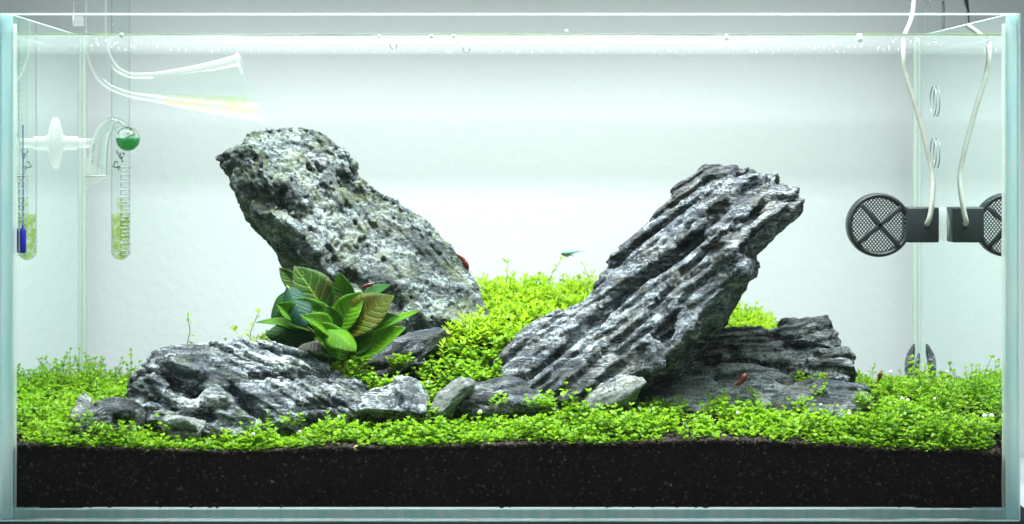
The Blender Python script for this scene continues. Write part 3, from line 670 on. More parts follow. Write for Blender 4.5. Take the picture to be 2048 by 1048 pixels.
def scatter(n, keep, hfun):
    x = rng.uniform(-GX + 0.004, GX - 0.004, n); y = rng.uniform(0.0035, GD - 0.004, n); z = soil_z(x, y)
    px, py = PX(np.stack((x, y, z), -1)); k = rng.uniform(0, 1, n) < keep(px, y, x)
    x, y, z, px = x[k], y[k], z[k], px[k]; free = room_above(x, y, z); h = hfun(px, y) * rng.uniform(0.6, 1.35, len(x))
    h = h * np.where(rng.uniform(0, 1, len(x)) < 0.045, rng.uniform(1.2, 1.65, len(x)), 1.0); h = np.minimum(h, free * 0.8); k = h > 0.003
    return np.stack((x, y, z - 0.0008), -1)[k], h[k], px[k], y[k]
def clump(x, y, s=40, seed=21): return fbm(np.stack((x, y, x * 0), -1), s, 3, 0.5, seed)
def back_zone(px, y):                    # the taller stems behind and between the two big stones
    return np.clip(sstep(760, 860, px) * sstep(1600, 1530, px) * sstep(0.100, 0.125, y) + sstep(470, 530, px) * sstep(760, 650, px) * sstep(0.115, 0.135, y), 0, 1)
def keep_carpet(px, y, x):
    gap = sstep(-0.42, -0.05, clump(x, y)) * (0.55 + 0.45 * sstep(-0.3, 0.1, clump(x, y, 130, 44)))
    plant = 1 - 0.9 * np.exp(-((px - 690) / 75) ** 2 - ((y - 0.10) / 0.02) ** 2)      # shaded soil under the broad leaves
    lane = 1 - 0.75 * np.exp(-((px - 862) / 14) ** 2) * sstep(0.075, 0.05, y) * sstep(0.02, 0.03, y)
    return gap * (1 - 0.9 * np.exp(-((px - 1822) / 22) ** 2) * sstep(0.19, 0.205, y)) * (1 - back_zone(px, y)) * plant * lane * np.where(y < 0.010, 0.55, 1.0)
def h_carpet(px, y):
    h = 0.0075 + 0.0030 * sstep(0.15, 0.24, y) + 0.0035 * sstep(1700, 1850, px) + 0.0015 * sstep(300, 200, px)
    xx = (px - 1000) * 0.0003; return h * (0.75 + 0.5 * sstep(0.0, 0.03, y)) * (1 + 0.9 * clump(xx, y, 48, 33))
sp = Sprigs(); P, H, px, y = scatter(24000, keep_carpet, h_carpet); r = rng
lean = r.normal(0, 0.55, (len(P), 2)); lean[:, 1] -= 0.25 * (y < 0.02)
half = r.uniform(0, 1, len(P)) < 0.5; tall = H > 0.0115; half = half & ~tall
sp.add(P[half], H[half] * 1.15, lean[half], 3, 0.0039, 0.0024, r); sp.add(P[tall], H[tall], lean[tall] * 0.7, 5, 0.0040, 0.0022, r, tilt=(-0.1, 0.6)); low = ~half & ~tall
sp.add(P[low], H[low], lean[low], 2, 0.0042, 0.0026, r)
# tufts rooted on the low margins of the stones
n = 30000; x = r.uniform(-GX + 0.01, GX - 0.01, n); y = r.uniform(0.01, 0.12, n); zs = soil_z(x, y)
ix = ((x + GX) / CS).astype(int); iy = (y / CS).astype(int); top = np.max([hi[ix, iy] for lo_, hi in COLS], 0); over = top - zs
k = (over > 0.001) & (over < 0.013) & (clump(x, y, 45, 71) > 0.10) & (r.uniform(0, 1, n) < 0.55); P3 = np.stack((x, y, top - 0.0006), -1)[k]
sp.add(P3, r.uniform(0.005, 0.010, len(P3)), r.normal(0, 0.5, (len(P3), 2)) + (0, -0.3), 3, 0.0038, 0.0024, r)
# runners that creep down the soil face at the front pane
n = 700; x = r.uniform(-GX + 0.01, GX - 0.01, n); k = clump(x, x * 0, 30, 5) > -0.1; x = x[k]; y = r.uniform(0.003, 0.006, len(x))
P2 = np.stack((x, y, soil_z(x, y) - r.uniform(0, 0.002, len(x))), -1); sp.add(P2, r.uniform(0.003, 0.006, len(x)), np.stack((r.normal(0, 0.6, len(x)), r.uniform(-0.2, 0.2, len(x))), -1), 2, 0.0032, 0.0024, r)
carpet = mk('carpet_foliage', *sp.leaves(), M['carpet']); V, F = sp.stems(); st = mk('stems', V, F, M['stem'], parent=carpet); st['kind'] = 'stuff'
tag(carpet, 'low bright green small-leaved carpet plants covering the soil between the stones', 'carpet plants', kind='stuff')
sp = Sprigs(); P, H, px, y = scatter(11000, lambda px, y, x: back_zone(px, y) * sstep(-0.75, -0.35, clump(x, y, 60, 8)), lambda px, y: 0.0115 + 0.0055 * sstep(0.14, 0.23, y) * sstep(1560, 1350, px))
sp.add(P, H, r.normal(0, 0.35, (len(P), 2)), 4, 0.0062, 0.0020, r, tilt=(0.1, 0.75))
back = mk('stem_foliage', *sp.leaves(), M['stemleaf']); V, F = sp.stems(); st = mk('stems', V, F, M['stem'], parent=back); st['kind'] = 'stuff'
tag(back, 'taller light green narrow-leaved stem plants filling the gap behind the stones', 'stem plants', kind='stuff')

def single_sprig(name, label, px, py_base, py_top, y, nodes, ll, lw, lean=0.0, mat='carpet', seed=0, tilt=(0.1, 0.6)):
    r = np.random.default_rng(seed); b = W(px, py_base, y); h = W(px, py_top, y)[2] - b[2]; s = Sprigs()
    s.add(b[None], np.array([h]), np.array([[lean, 0.0]]), nodes, ll, lw, r, tilt=tilt, bare=0.2, stem_r=0.0004)
    o = empty(name, b); V, F = s.leaves(); part(o, 'leaves', V, F, M[mat]); V, F = s.stems(); part(o, 'stem', V, F, M['stem'])
    tag(o, label, 'plant', 'single sprigs standing clear of the carpet'); return o
single_sprig('plant_sprig', 'lone thin sprig standing on top of the low streaked stone', 374, 690, 632, 0.075, 5, 0.0046, 0.0022, 0.03, 'carpet', 1, (-0.2, 0.5))
single_sprig('plant_sprig', 'upright sprig rising above the stem plants between the two big stones', 1016, 600, 527, 0.20, 4, 0.0065, 0.0020, 0.0, 'stemleaf', 2)
single_sprig('plant_sprig', 'soft pale sprig below the fish, highest of the stem plants behind the slanting stone', 1112, 600, 520, 0.232, 5, 0.0065, 0.0022, 0.12, 'stemleaf', 3)
single_sprig('plant_sprig', 'round-leaved sprig growing up against the foot of the slanting stone', 1130, 830, 770, 0.045, 4, 0.0044, 0.0034, 0.02, 'carpet', 4)
single_sprig('plant_sprig', 'long-leaved sprig at the left of the broadleaf plant', 505, 705, 625, 0.125, 5, 0.0070, 0.0024, 0.15, 'stemleaf', 5)
single_sprig('plant_sprig', 'sprig arching left over the back of the low streaked stone', 500, 705, 652, 0.115, 4, 0.0068, 0.0024, -0.7, 'stemleaf', 6)
single_sprig('plant_sprig', 'leafy sprig in the gap right of the slanting stone, left of the slab', 1462, 700, 612, 0.19, 6, 0.0075, 0.0026, 0.05, 'stemleaf', 7)
single_sprig('plant_sprig', 'pale sprig behind the slab, right of the leafy sprig beside the slanting stone', 1512, 700, 628, 0.22, 4, 0.0065, 0.0022, 0.1, 'stemleaf', 8)
single_sprig('plant_sprig', 'small upright sprig at the crest of the stem plants, beside the slanting stone', 1172, 600, 532, 0.225, 4, 0.0062, 0.0022, -0.05, 'stemleaf', 11)
single_sprig('plant_sprig', 'narrow sprig left of the upright sprig between the two big stones', 972, 610, 552, 0.215, 4, 0.0060, 0.0020, -0.1, 'stemleaf', 12)
single_sprig('plant_sprig', 'small sprig at the crest of the left carpet', 262, 770, 702, 0.20, 4, 0.0046, 0.0030, 0.0, 'carpet', 9)

# ------------------------------------------------------------------ broadleaf plant
ML = {'bright': mat_broad_leaf('leaf_bright', (0.050, 0.200, 0.003), (0.120, 0.320, 0.006), (0.20, 0.40, 0.012), 0.42, vein_amt=0.4),
      'mid': mat_broad_leaf('leaf_mid', (0.024, 0.110, 0.003), (0.060, 0.200, 0.005), (0.13, 0.31, 0.010), 0.34, vein_amt=0.4),
      'deep': mat_broad_leaf('leaf_deep', (0.012, 0.070, 0.012), (0.022, 0.110, 0.014), (0.05, 0.18, 0.03), 0.20, vein_amt=0.5),
      'teal': mat_broad_leaf('leaf_teal', (0.008, 0.046, 0.028), (0.014, 0.070, 0.040), (0.03, 0.12, 0.06), 0.08, vein_amt=0.4, rough=0.5),
      'veined': mat_broad_leaf('leaf_veined', (0.020, 0.095, 0.006), (0.048, 0.060, 0.010), (0.16, 0.34, 0.03), 0.2, 8, 0.85),
      'amber': mat_broad_leaf('leaf_amber', (0.085, 0.085, 0.001), (0.045, 0.095, 0.002), (0.12, 0.14, 0.004), 0.30, vein_amt=0.25),
      'mauve': mat_broad_leaf('leaf_mauve', (0.085, 0.072, 0.070), (0.070, 0.085, 0.050), (0.15, 0.14, 0.12), 0.10, vein_amt=0.4)}
plant_y = 0.100; pb = W(688, 722, plant_y)
plant = empty('broadleaf_plant', pb)
tag(plant, 'bushy broad-leaved green plant with bronze and teal leaves below the left tall stone', 'plant')
def leaf(base, tip, width, hint, kind, bend=0.0, cup=0.15, yb=0.0, yt=-0.01, wave=0.05, peak=0.42, twist=0.0, seed=0):
    nu, nv = 15, 9
    b = W(*base, plant_y + yb); tp = W(*tip, plant_y + yt); d = tp - b; L = np.linalg.norm(d); d = d / L
    hn = np.array(hint, float); hn /= np.linalg.norm(hn); sd = np.cross(d, hn); sd /= np.linalg.norm(sd); nn = np.cross(sd, d)
    if nn @ hn < 0: nn = -nn
    w = S(width * 1.05, plant_y); u = np.linspace(0, 1, nu); v = np.linspace(-1, 1, nv)
    prof = np.where(u < peak, np.sin(0.5 * np.pi * (0.16 + 0.84 * u / peak)), np.cos(0.5 * np.pi * ((u - peak) / (1 - peak)) ** 1.25)) * 0.5; prof[-1] = 0.004
    uu, vv = np.meshgrid(u, v, indexing='ij'); ph = seed * 2.1
    tw = twist * (uu - 0.3); ct, stn = np.cos(tw), np.sin(tw)
    off = vv * prof[:, None] * w
    h = bend * L * (4 * uu * (1 - uu)) * 0.5 + cup * w * prof[:, None] * 2 * (np.abs(vv) ** 1.3) + wave * w * np.sin(uu * 9 + ph + np.sign(vv) * 1.1) * np.abs(vv) ** 2 * np.sin(np.pi * uu)
    V = b + d * (uu * L)[..., None] + sd * (off * ct)[..., None] + nn * (h + off * stn)[..., None]
    uv = np.stack((uu, vv * 0.5 + 0.5), -1).reshape(-1, 2)
    V = V.reshape(-1, 3); F = grid_faces(nu, nv); n0 = len(V)
    o = part(plant, 'leaf', V, F, ML[kind], uv=uv)
    sf = o.modifiers.new('t', 'SOLIDIFY'); sf.thickness = 0.00025
    # petiole down to the crown of the plant
    crown = pb + np.array(((b[0] - pb[0]) * 0.12, (b[1] - pb[1]) * 0.3, 0.001))
    m = (crown + b) / 2 + np.array((0, 0.002, 0.003)); Vt, Ft = tube(catmull([crown, m, b, b + d * L * 0.12], 10), np.linspace(0.0010, 0.0006, 10), 6)
    s = mk('leaf_stalk', Vt - np.array(root_loc(plant)), Ft, M['stem'], parent=o)
    return o
FR = (0, -1, 0.45); UPF = (0, -0.45, 1)
leaf((668, 655), (588, 532), 82, (0.25, -1, 0.45), 'veined', 0.10, 0.10, 0.004, 0.002, seed=1, peak=0.5)
leaf((606, 592), (558, 535), 34, (0, -1, 0.5), 'veined', 0.05, 0.2, 0.006, 0.005, seed=2)
leaf((696, 612), (678, 544), 44, (-0.3, -1, 0.4), 'mid', 0.12, 0.15, 0.002, 0.000, seed=3, peak=0.35)
leaf((577, 574), (612, 655), 52, (0.0, -1, 0.25), 'teal', 0.18, -0.25, -0.006, -0.022, seed=4, peak=0.5)
leaf((582, 580), (544, 648), 40, (-0.5, -1, 0.3), 'deep', 0.15, -0.2, 0.0, -0.004, seed=5)
leaf((592, 640), (553, 608), 36, (0.2, -1, 0.5), 'bright', 0.2, 0.35, -0.012, -0.016, seed=6)
leaf((628, 664), (511, 645), 44, (0, -0.35, 1), 'mid', 0.06, 0.12, -0.004, -0.018, seed=7)
leaf((640, 672), (530, 668), 62, (0.1, -1, 0.35), 'deep', 0.08, -0.1, 0.0, -0.008, seed=8)
leaf((662, 678), (597, 697), 46, (0, -0.35, 1), 'mauve', 0.12, -0.25, -0.015, -0.030, seed=9)
leaf((668, 682), (600, 632), 42, (0.3, -0.8, 0.8), 'bright', 0.28, 0.25, -0.014, -0.028, seed=10, twist=0.5)
leaf((690, 716), (622, 644), 56, (0.35, -1, 0.5), 'bright', 0.16, 0.2, -0.014, -0.024, seed=11)
leaf((652, 658), (712, 704), 56, (0.3, -0.8, 0.8), 'bright', 0.25, -0.22, -0.020, -0.034, seed=12)
leaf((672, 668), (725, 583), 58, (-0.2, -1, 0.45), 'bright', 0.08, 0.25, -0.006, -0.004, seed=13)
leaf((690, 670), (789, 592), 82, (-0.15, -0.9, 0.75), 'amber', 0.12, 0.10, -0.008, -0.012, seed=14)
leaf((704, 716), (812, 655), 60, (-0.25, -0.8, 0.85), 'bright', -0.06, 0.22, -0.014, -0.018, seed=15)
leaf((752, 664), (840, 622), 22, (0, -0.6, 1), 'bright', 0.10, 0.1, 0.0, 0.008, seed=16)
leaf((716, 604), (784, 569), 30, (0, -0.7, 1), 'deep', 0.10, 0.1, 0.000, -0.002, seed=17)
leaf((694, 700), (742, 622), 66, (0, -1, 0.3), 'mid', 0.05, 0.1, -0.002, -0.004, seed=18)
leaf((652, 712), (612, 738), 34, (0, -1, 0.5), 'deep', 0.1, -0.1, -0.012, -0.022, seed=19)
leaf((662, 662), (622, 598), 42, (0.2, -1, 0.4), 'mid', 0.1, 0.15, -0.008, -0.008, seed=20)
leaf((690, 640), (672, 582), 30, (0.1, -1, 0.5), 'veined', 0.1, 0.1, 0.000, 0.000, seed=21)
leaf((696, 700), (640, 690), 44, (0.1, -0.9, 0.5), 'mid', 0.2, 0.0, -0.010, -0.022, seed=22)
leaf((684, 706), (590, 706), 52, (0, -1, 0.4), 'deep', 0.1, -0.1, -0.002, -0.010, seed=23)
leaf((676, 660), (655, 612), 36, (-0.1, -1, 0.4), 'mid', 0.06, 0.2, -0.010, -0.012, seed=24)
leaf((716, 690), (770, 640), 52, (-0.2, -1, 0.2), 'deep', 0.05, 0.1, -0.004, -0.004, seed=25)
for k_, (bs, tp_, w_, kd) in enumerate((((676, 700), (628, 676), 44, 'bright'), ((700, 700), (748, 676), 46, 'mid'), ((650, 640), (582, 600), 44, 'mid'), ((694, 718), (700, 676), 44, 'mid'), ((712, 660), (800, 632), 34, 'mid'))):
    leaf(bs, tp_, w_, (0.1 - 0.1 * (k_ % 3), -1, 0.5), kd, 0.14, 0.15, -0.006 - 0.004 * (k_ % 2), -0.014, seed=30 + k_)
V, F = tube(catmull([pb + (0, 0, -0.006), pb, pb + (0, 0.002, 0.012)], 8), np.linspace(0.0022, 0.0012, 8), 8); part(plant, 'stem', V, F, M['stem'])

# ------------------------------------------------------------------ glass pipes, drop checker, thermometer (left)
def px_path(pts, y): return np.array([W(a, b, y if len(c) == 0 else c[0]) for (a, b, *c) in pts])
# outflow pipe with flared mouth
y0 = 0.150; op = empty('outflow_pipe', W(192, 90, y0)); tag(op, 'clear glass outflow pipe curving into a wide flared mouth near the water surface', 'glass pipe')
cp = [(192, -60), (192, 0), (192, 60), (196, 104), (216, 146), (254, 168), (310, 174), (380, 176), (440, 176), (500, 176)]
rr = [21, 21, 21, 23, 25, 24, 30, 43, 55, 68]
path = catmull(px_path(cp, y0), 90); rad = np.interp(np.linspace(0, 9, 90), range(10), rr) * S(1, y0)
V, F = tube(path, rad, 40, cap=False)
V = V.reshape(90, 40, 3); sl = np.linspace(0, 1, 90)[:, None] ** 6; V[..., 0] += sl * (V[..., 2] - path[:, None, 2]) * -0.38      # mouth cut on the slant
V = V.reshape(-1, 3); part(op, 'pipe', V, F, M['pipe'])
lip = V.reshape(90, 40, 3)[-1]; ring = np.vstack((lip, lip[:1])); Vr, Fr = tube(ring, 0.0011, 8, cap=False); part(op, 'lip', Vr, Fr, M['pipe'])
Vi = V.reshape(90, 40, 3)[62:89]; a = np.arange(40); c = path[62:89, None]; low = (Vi[..., 2] - c[..., 2])
Vi2 = c + (Vi - c) * 0.975; keepc = np.argsort(low[0])[:16]; keepc = np.sort(keepc)
if keepc[-1] - keepc[0] > 30: keepc = np.r_[keepc[keepc > 20], keepc[keepc <= 20]]
Vp = Vi2[:, keepc]; part(op, 'algae_film', Vp.reshape(-1, 3), grid_faces(27, len(keepc)), M['algae_pale'])
# inflow pipe with slots
y0 = 0.212; ip = empty('inflow_pipe', W(241, 520, y0)); tag(ip, 'clear upright glass intake pipe with slots and green algae in its rounded end', 'glass pipe')
R = S(18.5, y0); zt = W(241, -60, y0); zb = W(241, 520, y0); n = 40
zz = np.r_[np.linspace(zt[2], zb[2] + R, 60), zb[2] + R - R * np.sin(np.linspace(0.1, 1.56, 12))]; rr = np.r_[np.full(60, R), R * np.cos(np.linspace(0.1, 1.56, 12))]
a = np.linspace(0, 2 * np.pi, n, endpoint=False)
def lathe(cx, cy, zz, rr, n=40, a=None):
    a = np.linspace(0, 2 * np.pi, n, endpoint=False) if a is None else a
    V = np.stack((cx + rr[:, None] * np.cos(a), cy + rr[:, None] * np.sin(a), np.repeat(zz[:, None], len(a), 1)), -1); return V
V = lathe(zb[0], zb[1], zz, rr); part(ip, 'pipe', V.reshape(-1, 3), grid_faces(len(zz), n, wrap_v=True), M['glass'])
sh = None
for k in range(12):                      # slots: short raised outlines round the right front of the pipe
    zc = W(241, 338 + k * 15.2, y0)[2]; hh = S(4.2, y0); aa = np.linspace(-1.35, 0.35, 10)
    loop = [(R * 1.01 * math.cos(q), R * 1.01 * math.sin(q), hh) for q in aa] + [(R * 1.01 * math.cos(q), R * 1.01 * math.sin(q), -hh) for q in aa[::-1]]
    loop.append(loop[0]); 
    if sh is None:
        Vr, Fr = tube(np.array(loop), 0.00038, 5, cap=False); o = mk('slot', Vr, Fr, M['ring'], parent=ip); sh = o.data
    else: o = bpy.data.objects.new('slot', sh); col.objects.link(o); o.parent = ip
    o.location = Vector((0, 0, zc - zb[2]))
zz2 = np.linspace(W(241, 395, y0)[2], zb[2] + R, 20); zz2 = np.r_[zz2, zb[2] + R - 0.93 * R * np.sin(np.linspace(0.1, 1.5, 8))]; rr2 = np.r_[np.full(20, R * 0.93), 0.93 * R * np.cos(np.linspace(0.1, 1.5, 8))]
V = lathe(zb[0], zb[1], zz2[6:], rr2[6:]); part(ip, 'algae_film', V.reshape(-1, 3), grid_faces(len(zz2) - 6, n, wrap_v=True), M['algae'])
V = lathe(zb[0], zb[1], zz2[:14], rr2[:14] * 0.98, a=np.linspace(-1.9, -0.2, 14)); part(ip, 'algae_film', V.reshape(-1, 3), grid_faces(14, 14), M['algae'])
# tuft of dark algae at the top of the slots
pts = []
for k in range(9):
    s0 = W(238 + k % 3 * 5, 306 + 9 * (k % 4), y0) + (0, -R * 1.05, 0); e0 = s0 + rng.normal(0, 0.0022, 3) * (1, 0.3, 1); pts.append(tube(catmull([s0, (s0 + e0) / 2 + rng.normal(0, 0.0008, 3), e0], 5), np.linspace(0.0006, 0.0002, 5), 5))
V, F = join(*pts); part(ip, 'algae_tuft', V, F, plain('dark_algae', (0.03, 0.07, 0.03), 0.7))
# drop checker
y0 = 0.142; dc = empty('drop_checker', W(193, 385, y0)); tag(dc, 'small glass drop checker with a bent neck and a bulb of green liquid', 'drop checker')
path = catmull(px_path([(193, 352), (196, 318), (200, 285), (209, 260), (223, 247), (238, 250), (249, 262), (256, 276)], y0), 50)
rad = np.interp(np.linspace(0, 7, 50), range(8), [21, 19, 17, 15, 13, 12, 12, 12]) * S(1, y0)
V, F = tube(path, rad, 28, cap=True); part(dc, 'neck', V, F, M['air'])
bc = W(256, 278, y0); br = S(24, y0); V, F = sphere(bc, br, 24, 32); part(dc, 'bulb', V, F, M['air'])
th = np.linspace(np.pi * 0.48, np.pi - 0.01, 14); V = lathe(bc[0], bc[1], bc[2] + br * 0.88 * np.cos(th), br * 0.88 * np.sin(th), 28); V = V.reshape(-1, 3); F = [list(f) for f in grid_faces(14, 28, wrap_v=True)] + [list(range(28))]
part(dc, 'liquid', V, F, M['liquid'])
mr = rad[0]; c0 = path[0]; a = np.linspace(0, 2 * np.pi, 29); loop = np.stack((c0[0] + mr * np.cos(a), c0[1] + mr * np.sin(a), np.full(29, c0[2])), -1)
V, F = tube(loop, 0.0006, 6, cap=False); part(dc, 'mouth_ring', V, F, M['ring'])
# slanted skirt below the mouth
sk = []
for q in a[:-1]:
    ex = 0.5 - 0.5 * math.cos(q); drop = S(2 + 34 * ex, y0); sk.append((c0 + (mr * 1.12 * math.cos(q), mr * 1.12 * math.sin(q), S(52, y0) * ex * 0.9), c0 + (mr * 1.22 * math.cos(q) - S(4, y0) * ex, mr * 1.2 * math.sin(q), -drop)))
V = np.array([[p, r_] for p, r_ in sk]).transpose(1, 0, 2).reshape(-1, 3); part(dc, 'skirt', V, grid_faces(2, 28, wrap_v=True), M['cup'])
cupz = W(0, 286, y0)[2]
def suction_cup(root, x, sgn, y, z, R, reach):
    u = np.array([0, 0.0008, 0.0025, 0.0042, 0.0042 + 0.002, reach * 0.6, reach * 0.6 + 0.0002, reach]); rr = np.array([R, R * 0.99, R * 0.72, R * 0.35, R * 0.26, R * 0.26, R * 0.18, R * 0.18])
    a = np.linspace(0, 2 * np.pi, 28, endpoint=False)
    V = np.stack((np.repeat((x + sgn * u)[:, None], 28, 1), y + rr[:, None] * np.cos(a), z + rr[:, None] * np.sin(a)), -1)
    return part(root, 'suction_cup', V.reshape(-1, 3), [list(f) for f in grid_faces(8, 28, wrap_v=True)] + [[7 * 28 + k for k in range(28)]], M['cup'])
suction_cup(dc, -GX + 0.0004, 1, y0, cupz, S(52, y0), W(182, 0, y0)[0] + GX)
# thermometer
y0 = 0.020; tx = W(46, 0, y0)[0]; th_ = empty('thermometer', (tx, y0, W(0, 512, y0)[2])); tag(th_, 'slim glass thermometer with a blue bulb in the front left corner', 'thermometer')
r_ = S(8.5, y0); zz = np.linspace(W(0, 24, y0)[2], W(0, 512, y0)[2], 40); rr = np.full(40, r_); rr[0] = rr[-1] = r_ * 0.6
V = lathe(tx, y0, zz, rr, 20); part(th_, 'tube', V.reshape(-1, 3), [list(f) for f in grid_faces(40, 20, wrap_v=True)], M['glass'])
zz = np.array([W(0, q, y0)[2] for q in (447, 452, 458, 461, 501, 504, 506)]); rr = np.array([1.0, 1.6, 4.5, 6.6, 6.6, 6.4, 4.5]) * S(1, y0)
V = lathe(tx, y0, zz, rr, 18); part(th_, 'bulb', V.reshape(-1, 3), [list(f) for f in grid_faces(7, 18, wrap_v=True)] + [[k for k in range(18)], [6 * 18 + k for k in range(18)]], M['blue'])
V, F = tube(np.linspace(W(46, 250, y0), W(46, 450, y0), 4), S(1.0, y0), 6); part(th_, 'column', V, F, M['blue'])
tm = None
for k in range(27):
    z = W(0, 120 + k * 12, y0)[2]; w_ = S(5 if k % 5 == 0 else 3, y0); V, F = box(-w_, w_ * 0.2, -0.00005, 0.00005, -0.00016, 0.00016)
    o = mk('scale_mark', V, F, M['ink'], parent=th_, smooth=False); o.location = Vector((0, -r_ * 0.9, z - root_loc(th_)[2]))

# ------------------------------------------------------------------ mesh-faced device on the right pane, its cable, clear cups
y0 = 0.167; fl = empty('filter_disc', W(1758, 517, y0)); tag(fl, 'black round mesh-faced device with a square block and cable on the right pane', 'aquarium device')
c0 = W(1757, 450, y0); R = S(64, y0)
a = np.linspace(0, 2 * np.pi, 72, endpoint=False); prof = np.array([(0.845, -0.55), (0.86, -0.8), (0.93, -0.95), (0.985, -0.75), (1.0, -0.2), (1.0, 0.8), (0.95, 1.0), (0.845, 1.0)]); hd = 0.0055
V = np.stack((c0[0] + R * prof[:, 0:1] * np.cos(a), np.repeat(c0[1] + hd * prof[:, 1:2], 72, 1), c0[2] + R * prof[:, 0:1] * np.sin(a)), -1)
part(fl, 'rim', V.reshape(-1, 3), grid_faces(8, 72, wrap_v=True, wrap_u=True), M['black'])
for ang in (40, 132):
    ca, sa = math.cos(math.radians(ang)), math.sin(math.radians(ang)); L = R * 0.87; w_ = S(4.6, y0)
    V, F = bevel_box(-L, L, -0.0016, 0.0012, -w_, w_, 0.0005); V = np.array(V)
    V = np.stack((c0[0] + V[:, 0] * ca - V[:, 2] * sa, c0[1] - 0.0042 + V[:, 1], c0[2] + V[:, 0] * sa + V[:, 2] * ca), -1); part(fl, 'spoke', V, F, M['black'])
wires = []; pitch = S(5.2, y0); Rm = R * 0.86
for ang in (50, 128):
    ca, sa = math.cos(math.radians(ang)), math.sin(math.radians(ang)); k = -int(Rm / pitch)
    while k * pitch < Rm:
        off = k * pitch; hl = math.sqrt(max(0, Rm * Rm - off * off))
        if hl > 0.001:
            p0 = c0 + np.array((-sa * off - ca * hl, -0.0025, ca * off - sa * hl)); p1 = c0 + np.array((-sa * off + ca * hl, -0.0025, ca * off + sa * hl))
            wires.append(tube(np.array([p0, p1]), S(1.15, y0), 5, cap=False))
        k += 1
V, F = join(*wires); o = part(fl, 'wire_mesh', V, F, M['black']); o['kind'] = 'stuff'
p0, p1 = W(1809, 484, y0), W(1872, 414, y0); V, F = bevel_box(p0[0], p1[0], y0 - 0.010, y0 + 0.009, p0[2], p1[2], 0.0012); part(fl, 'block', V, F, M['black'])
suction_cup(fl, GX - 0.0004, -1, y0, W(0, 448, y0)[2], S(34, y0), GX - p1[0])
yc = y0 - 0.010
path = catmull([W(1852, 450, yc + 0.003), W(1856, 444, yc - 0.003), W(1862, 422, yc - 0.004), W(1866, 380, yc - 0.002), W(1864, 345, yc), W(1851, 285, yc), W(1831, 212, yc), W(1812, 150, yc), W(1807, 100, yc), W(1810, 70, yc + 0.01), W(1822, 40, yc + 0.03), W(1828, 0, yc + 0.04), W(1828, -60, yc + 0.04)], 80)
V, F = tube(path, S(5.0, y0), 12); part(fl, 'cable', V, F, M['cable'])
V, F = tube(np.array([path[0], path[3]]), S(7.5, y0), 12); part(fl, 'cable_gland', V, F, M['black'])
for (py, lab) in ((202, 'upper clear suction ring stuck on the right pane above the mesh-faced device'), (306, 'lower clear suction ring stuck on the right pane above the mesh-faced device')):
    y0 = 0.190; c = np.array((GX - 0.0012, y0, W(0, py, y0)[2])); a = np.linspace(0, 2 * np.pi, 33); Rr = S(30, y0)
    loop = np.stack((np.full(33, c[0]), c[1] + Rr * 0.9 * np.cos(a), c[2] + Rr * np.sin(a)), -1); V, F = tube(loop, 0.0004, 7, cap=False)
    o = mk('suction_ring', V - c, F, M['ring']); o.location = Vector(c); tag(o, lab, 'suction ring', 'clear rings on the right pane')

# clear bracket and dark tubes above the rim at the right, bracket at the left
yb = GD + 0.004; br_ = empty('pipe_bracket', W(1885, 30, yb)); tag(br_, 'clear acrylic bracket with dark struts hooked over the rim at the top right', 'bracket')
arch = catmull(px_path([(1841, 62), (1842, 22), (1850, 6), (1885, -4), (1922, -4), (1932, 10)], yb), 30); V, F = tube(arch, S(4, yb), 10); part(br_, 'arch', V, F, M['glass'])
V, F = tube(px_path([(1856, 4), (1858, 22), (1857, 60)], yb), S(3, yb), 8); part(br_, 'post', V, F, M['glass'])
V, F = tube(px_path([(1886, 2), (1887, 14), (1886, 60)], yb), S(3, yb), 8); part(br_, 'strut', V, F, plain('smoked_strut', (0.16, 0.19, 0.23), 0.3))
V, F = tube(px_path([(1930, -40), (1932, 0), (1936, 20), (1938, 46)], yb), np.array((5, 4.4, 2.6, 1.4)) * S(1, yb), 10); part(br_, 'tube_end', V, F, M['black'])
V, F = tube(px_path([(1827, -40), (1827, 10), (1828, 26)], yb - 0.01), S(2.8, yb), 8); part(br_, 'tube_end', V, F, M['black'])
yb = 0.20; bl = empty('pipe_clip', W(145, 30, yb)); tag(bl, 'small clear clip holding the outflow pipe at the top left', 'clip')
V, F = tube(px_path([(147, -40), (147, 20), (146, 42)], yb), S(1.4, yb), 6); part(bl, 'rod', V, F, M['ring'])
V, F = bevel_box(*sum(([W(146, 0, yb)[0], W(167, 0, yb)[0]], [yb - 0.003, yb + 0.003], [W(0, 52, yb)[2], W(0, 33, yb)[2]]), []), 0.0008); part(bl, 'block', V, F, M['cup'])
V, F = tube(px_path([(206, 38), (250, 62)], yb - 0.03), S(1.6, yb), 6); part(bl, 'arm', V, F, M['glass'])

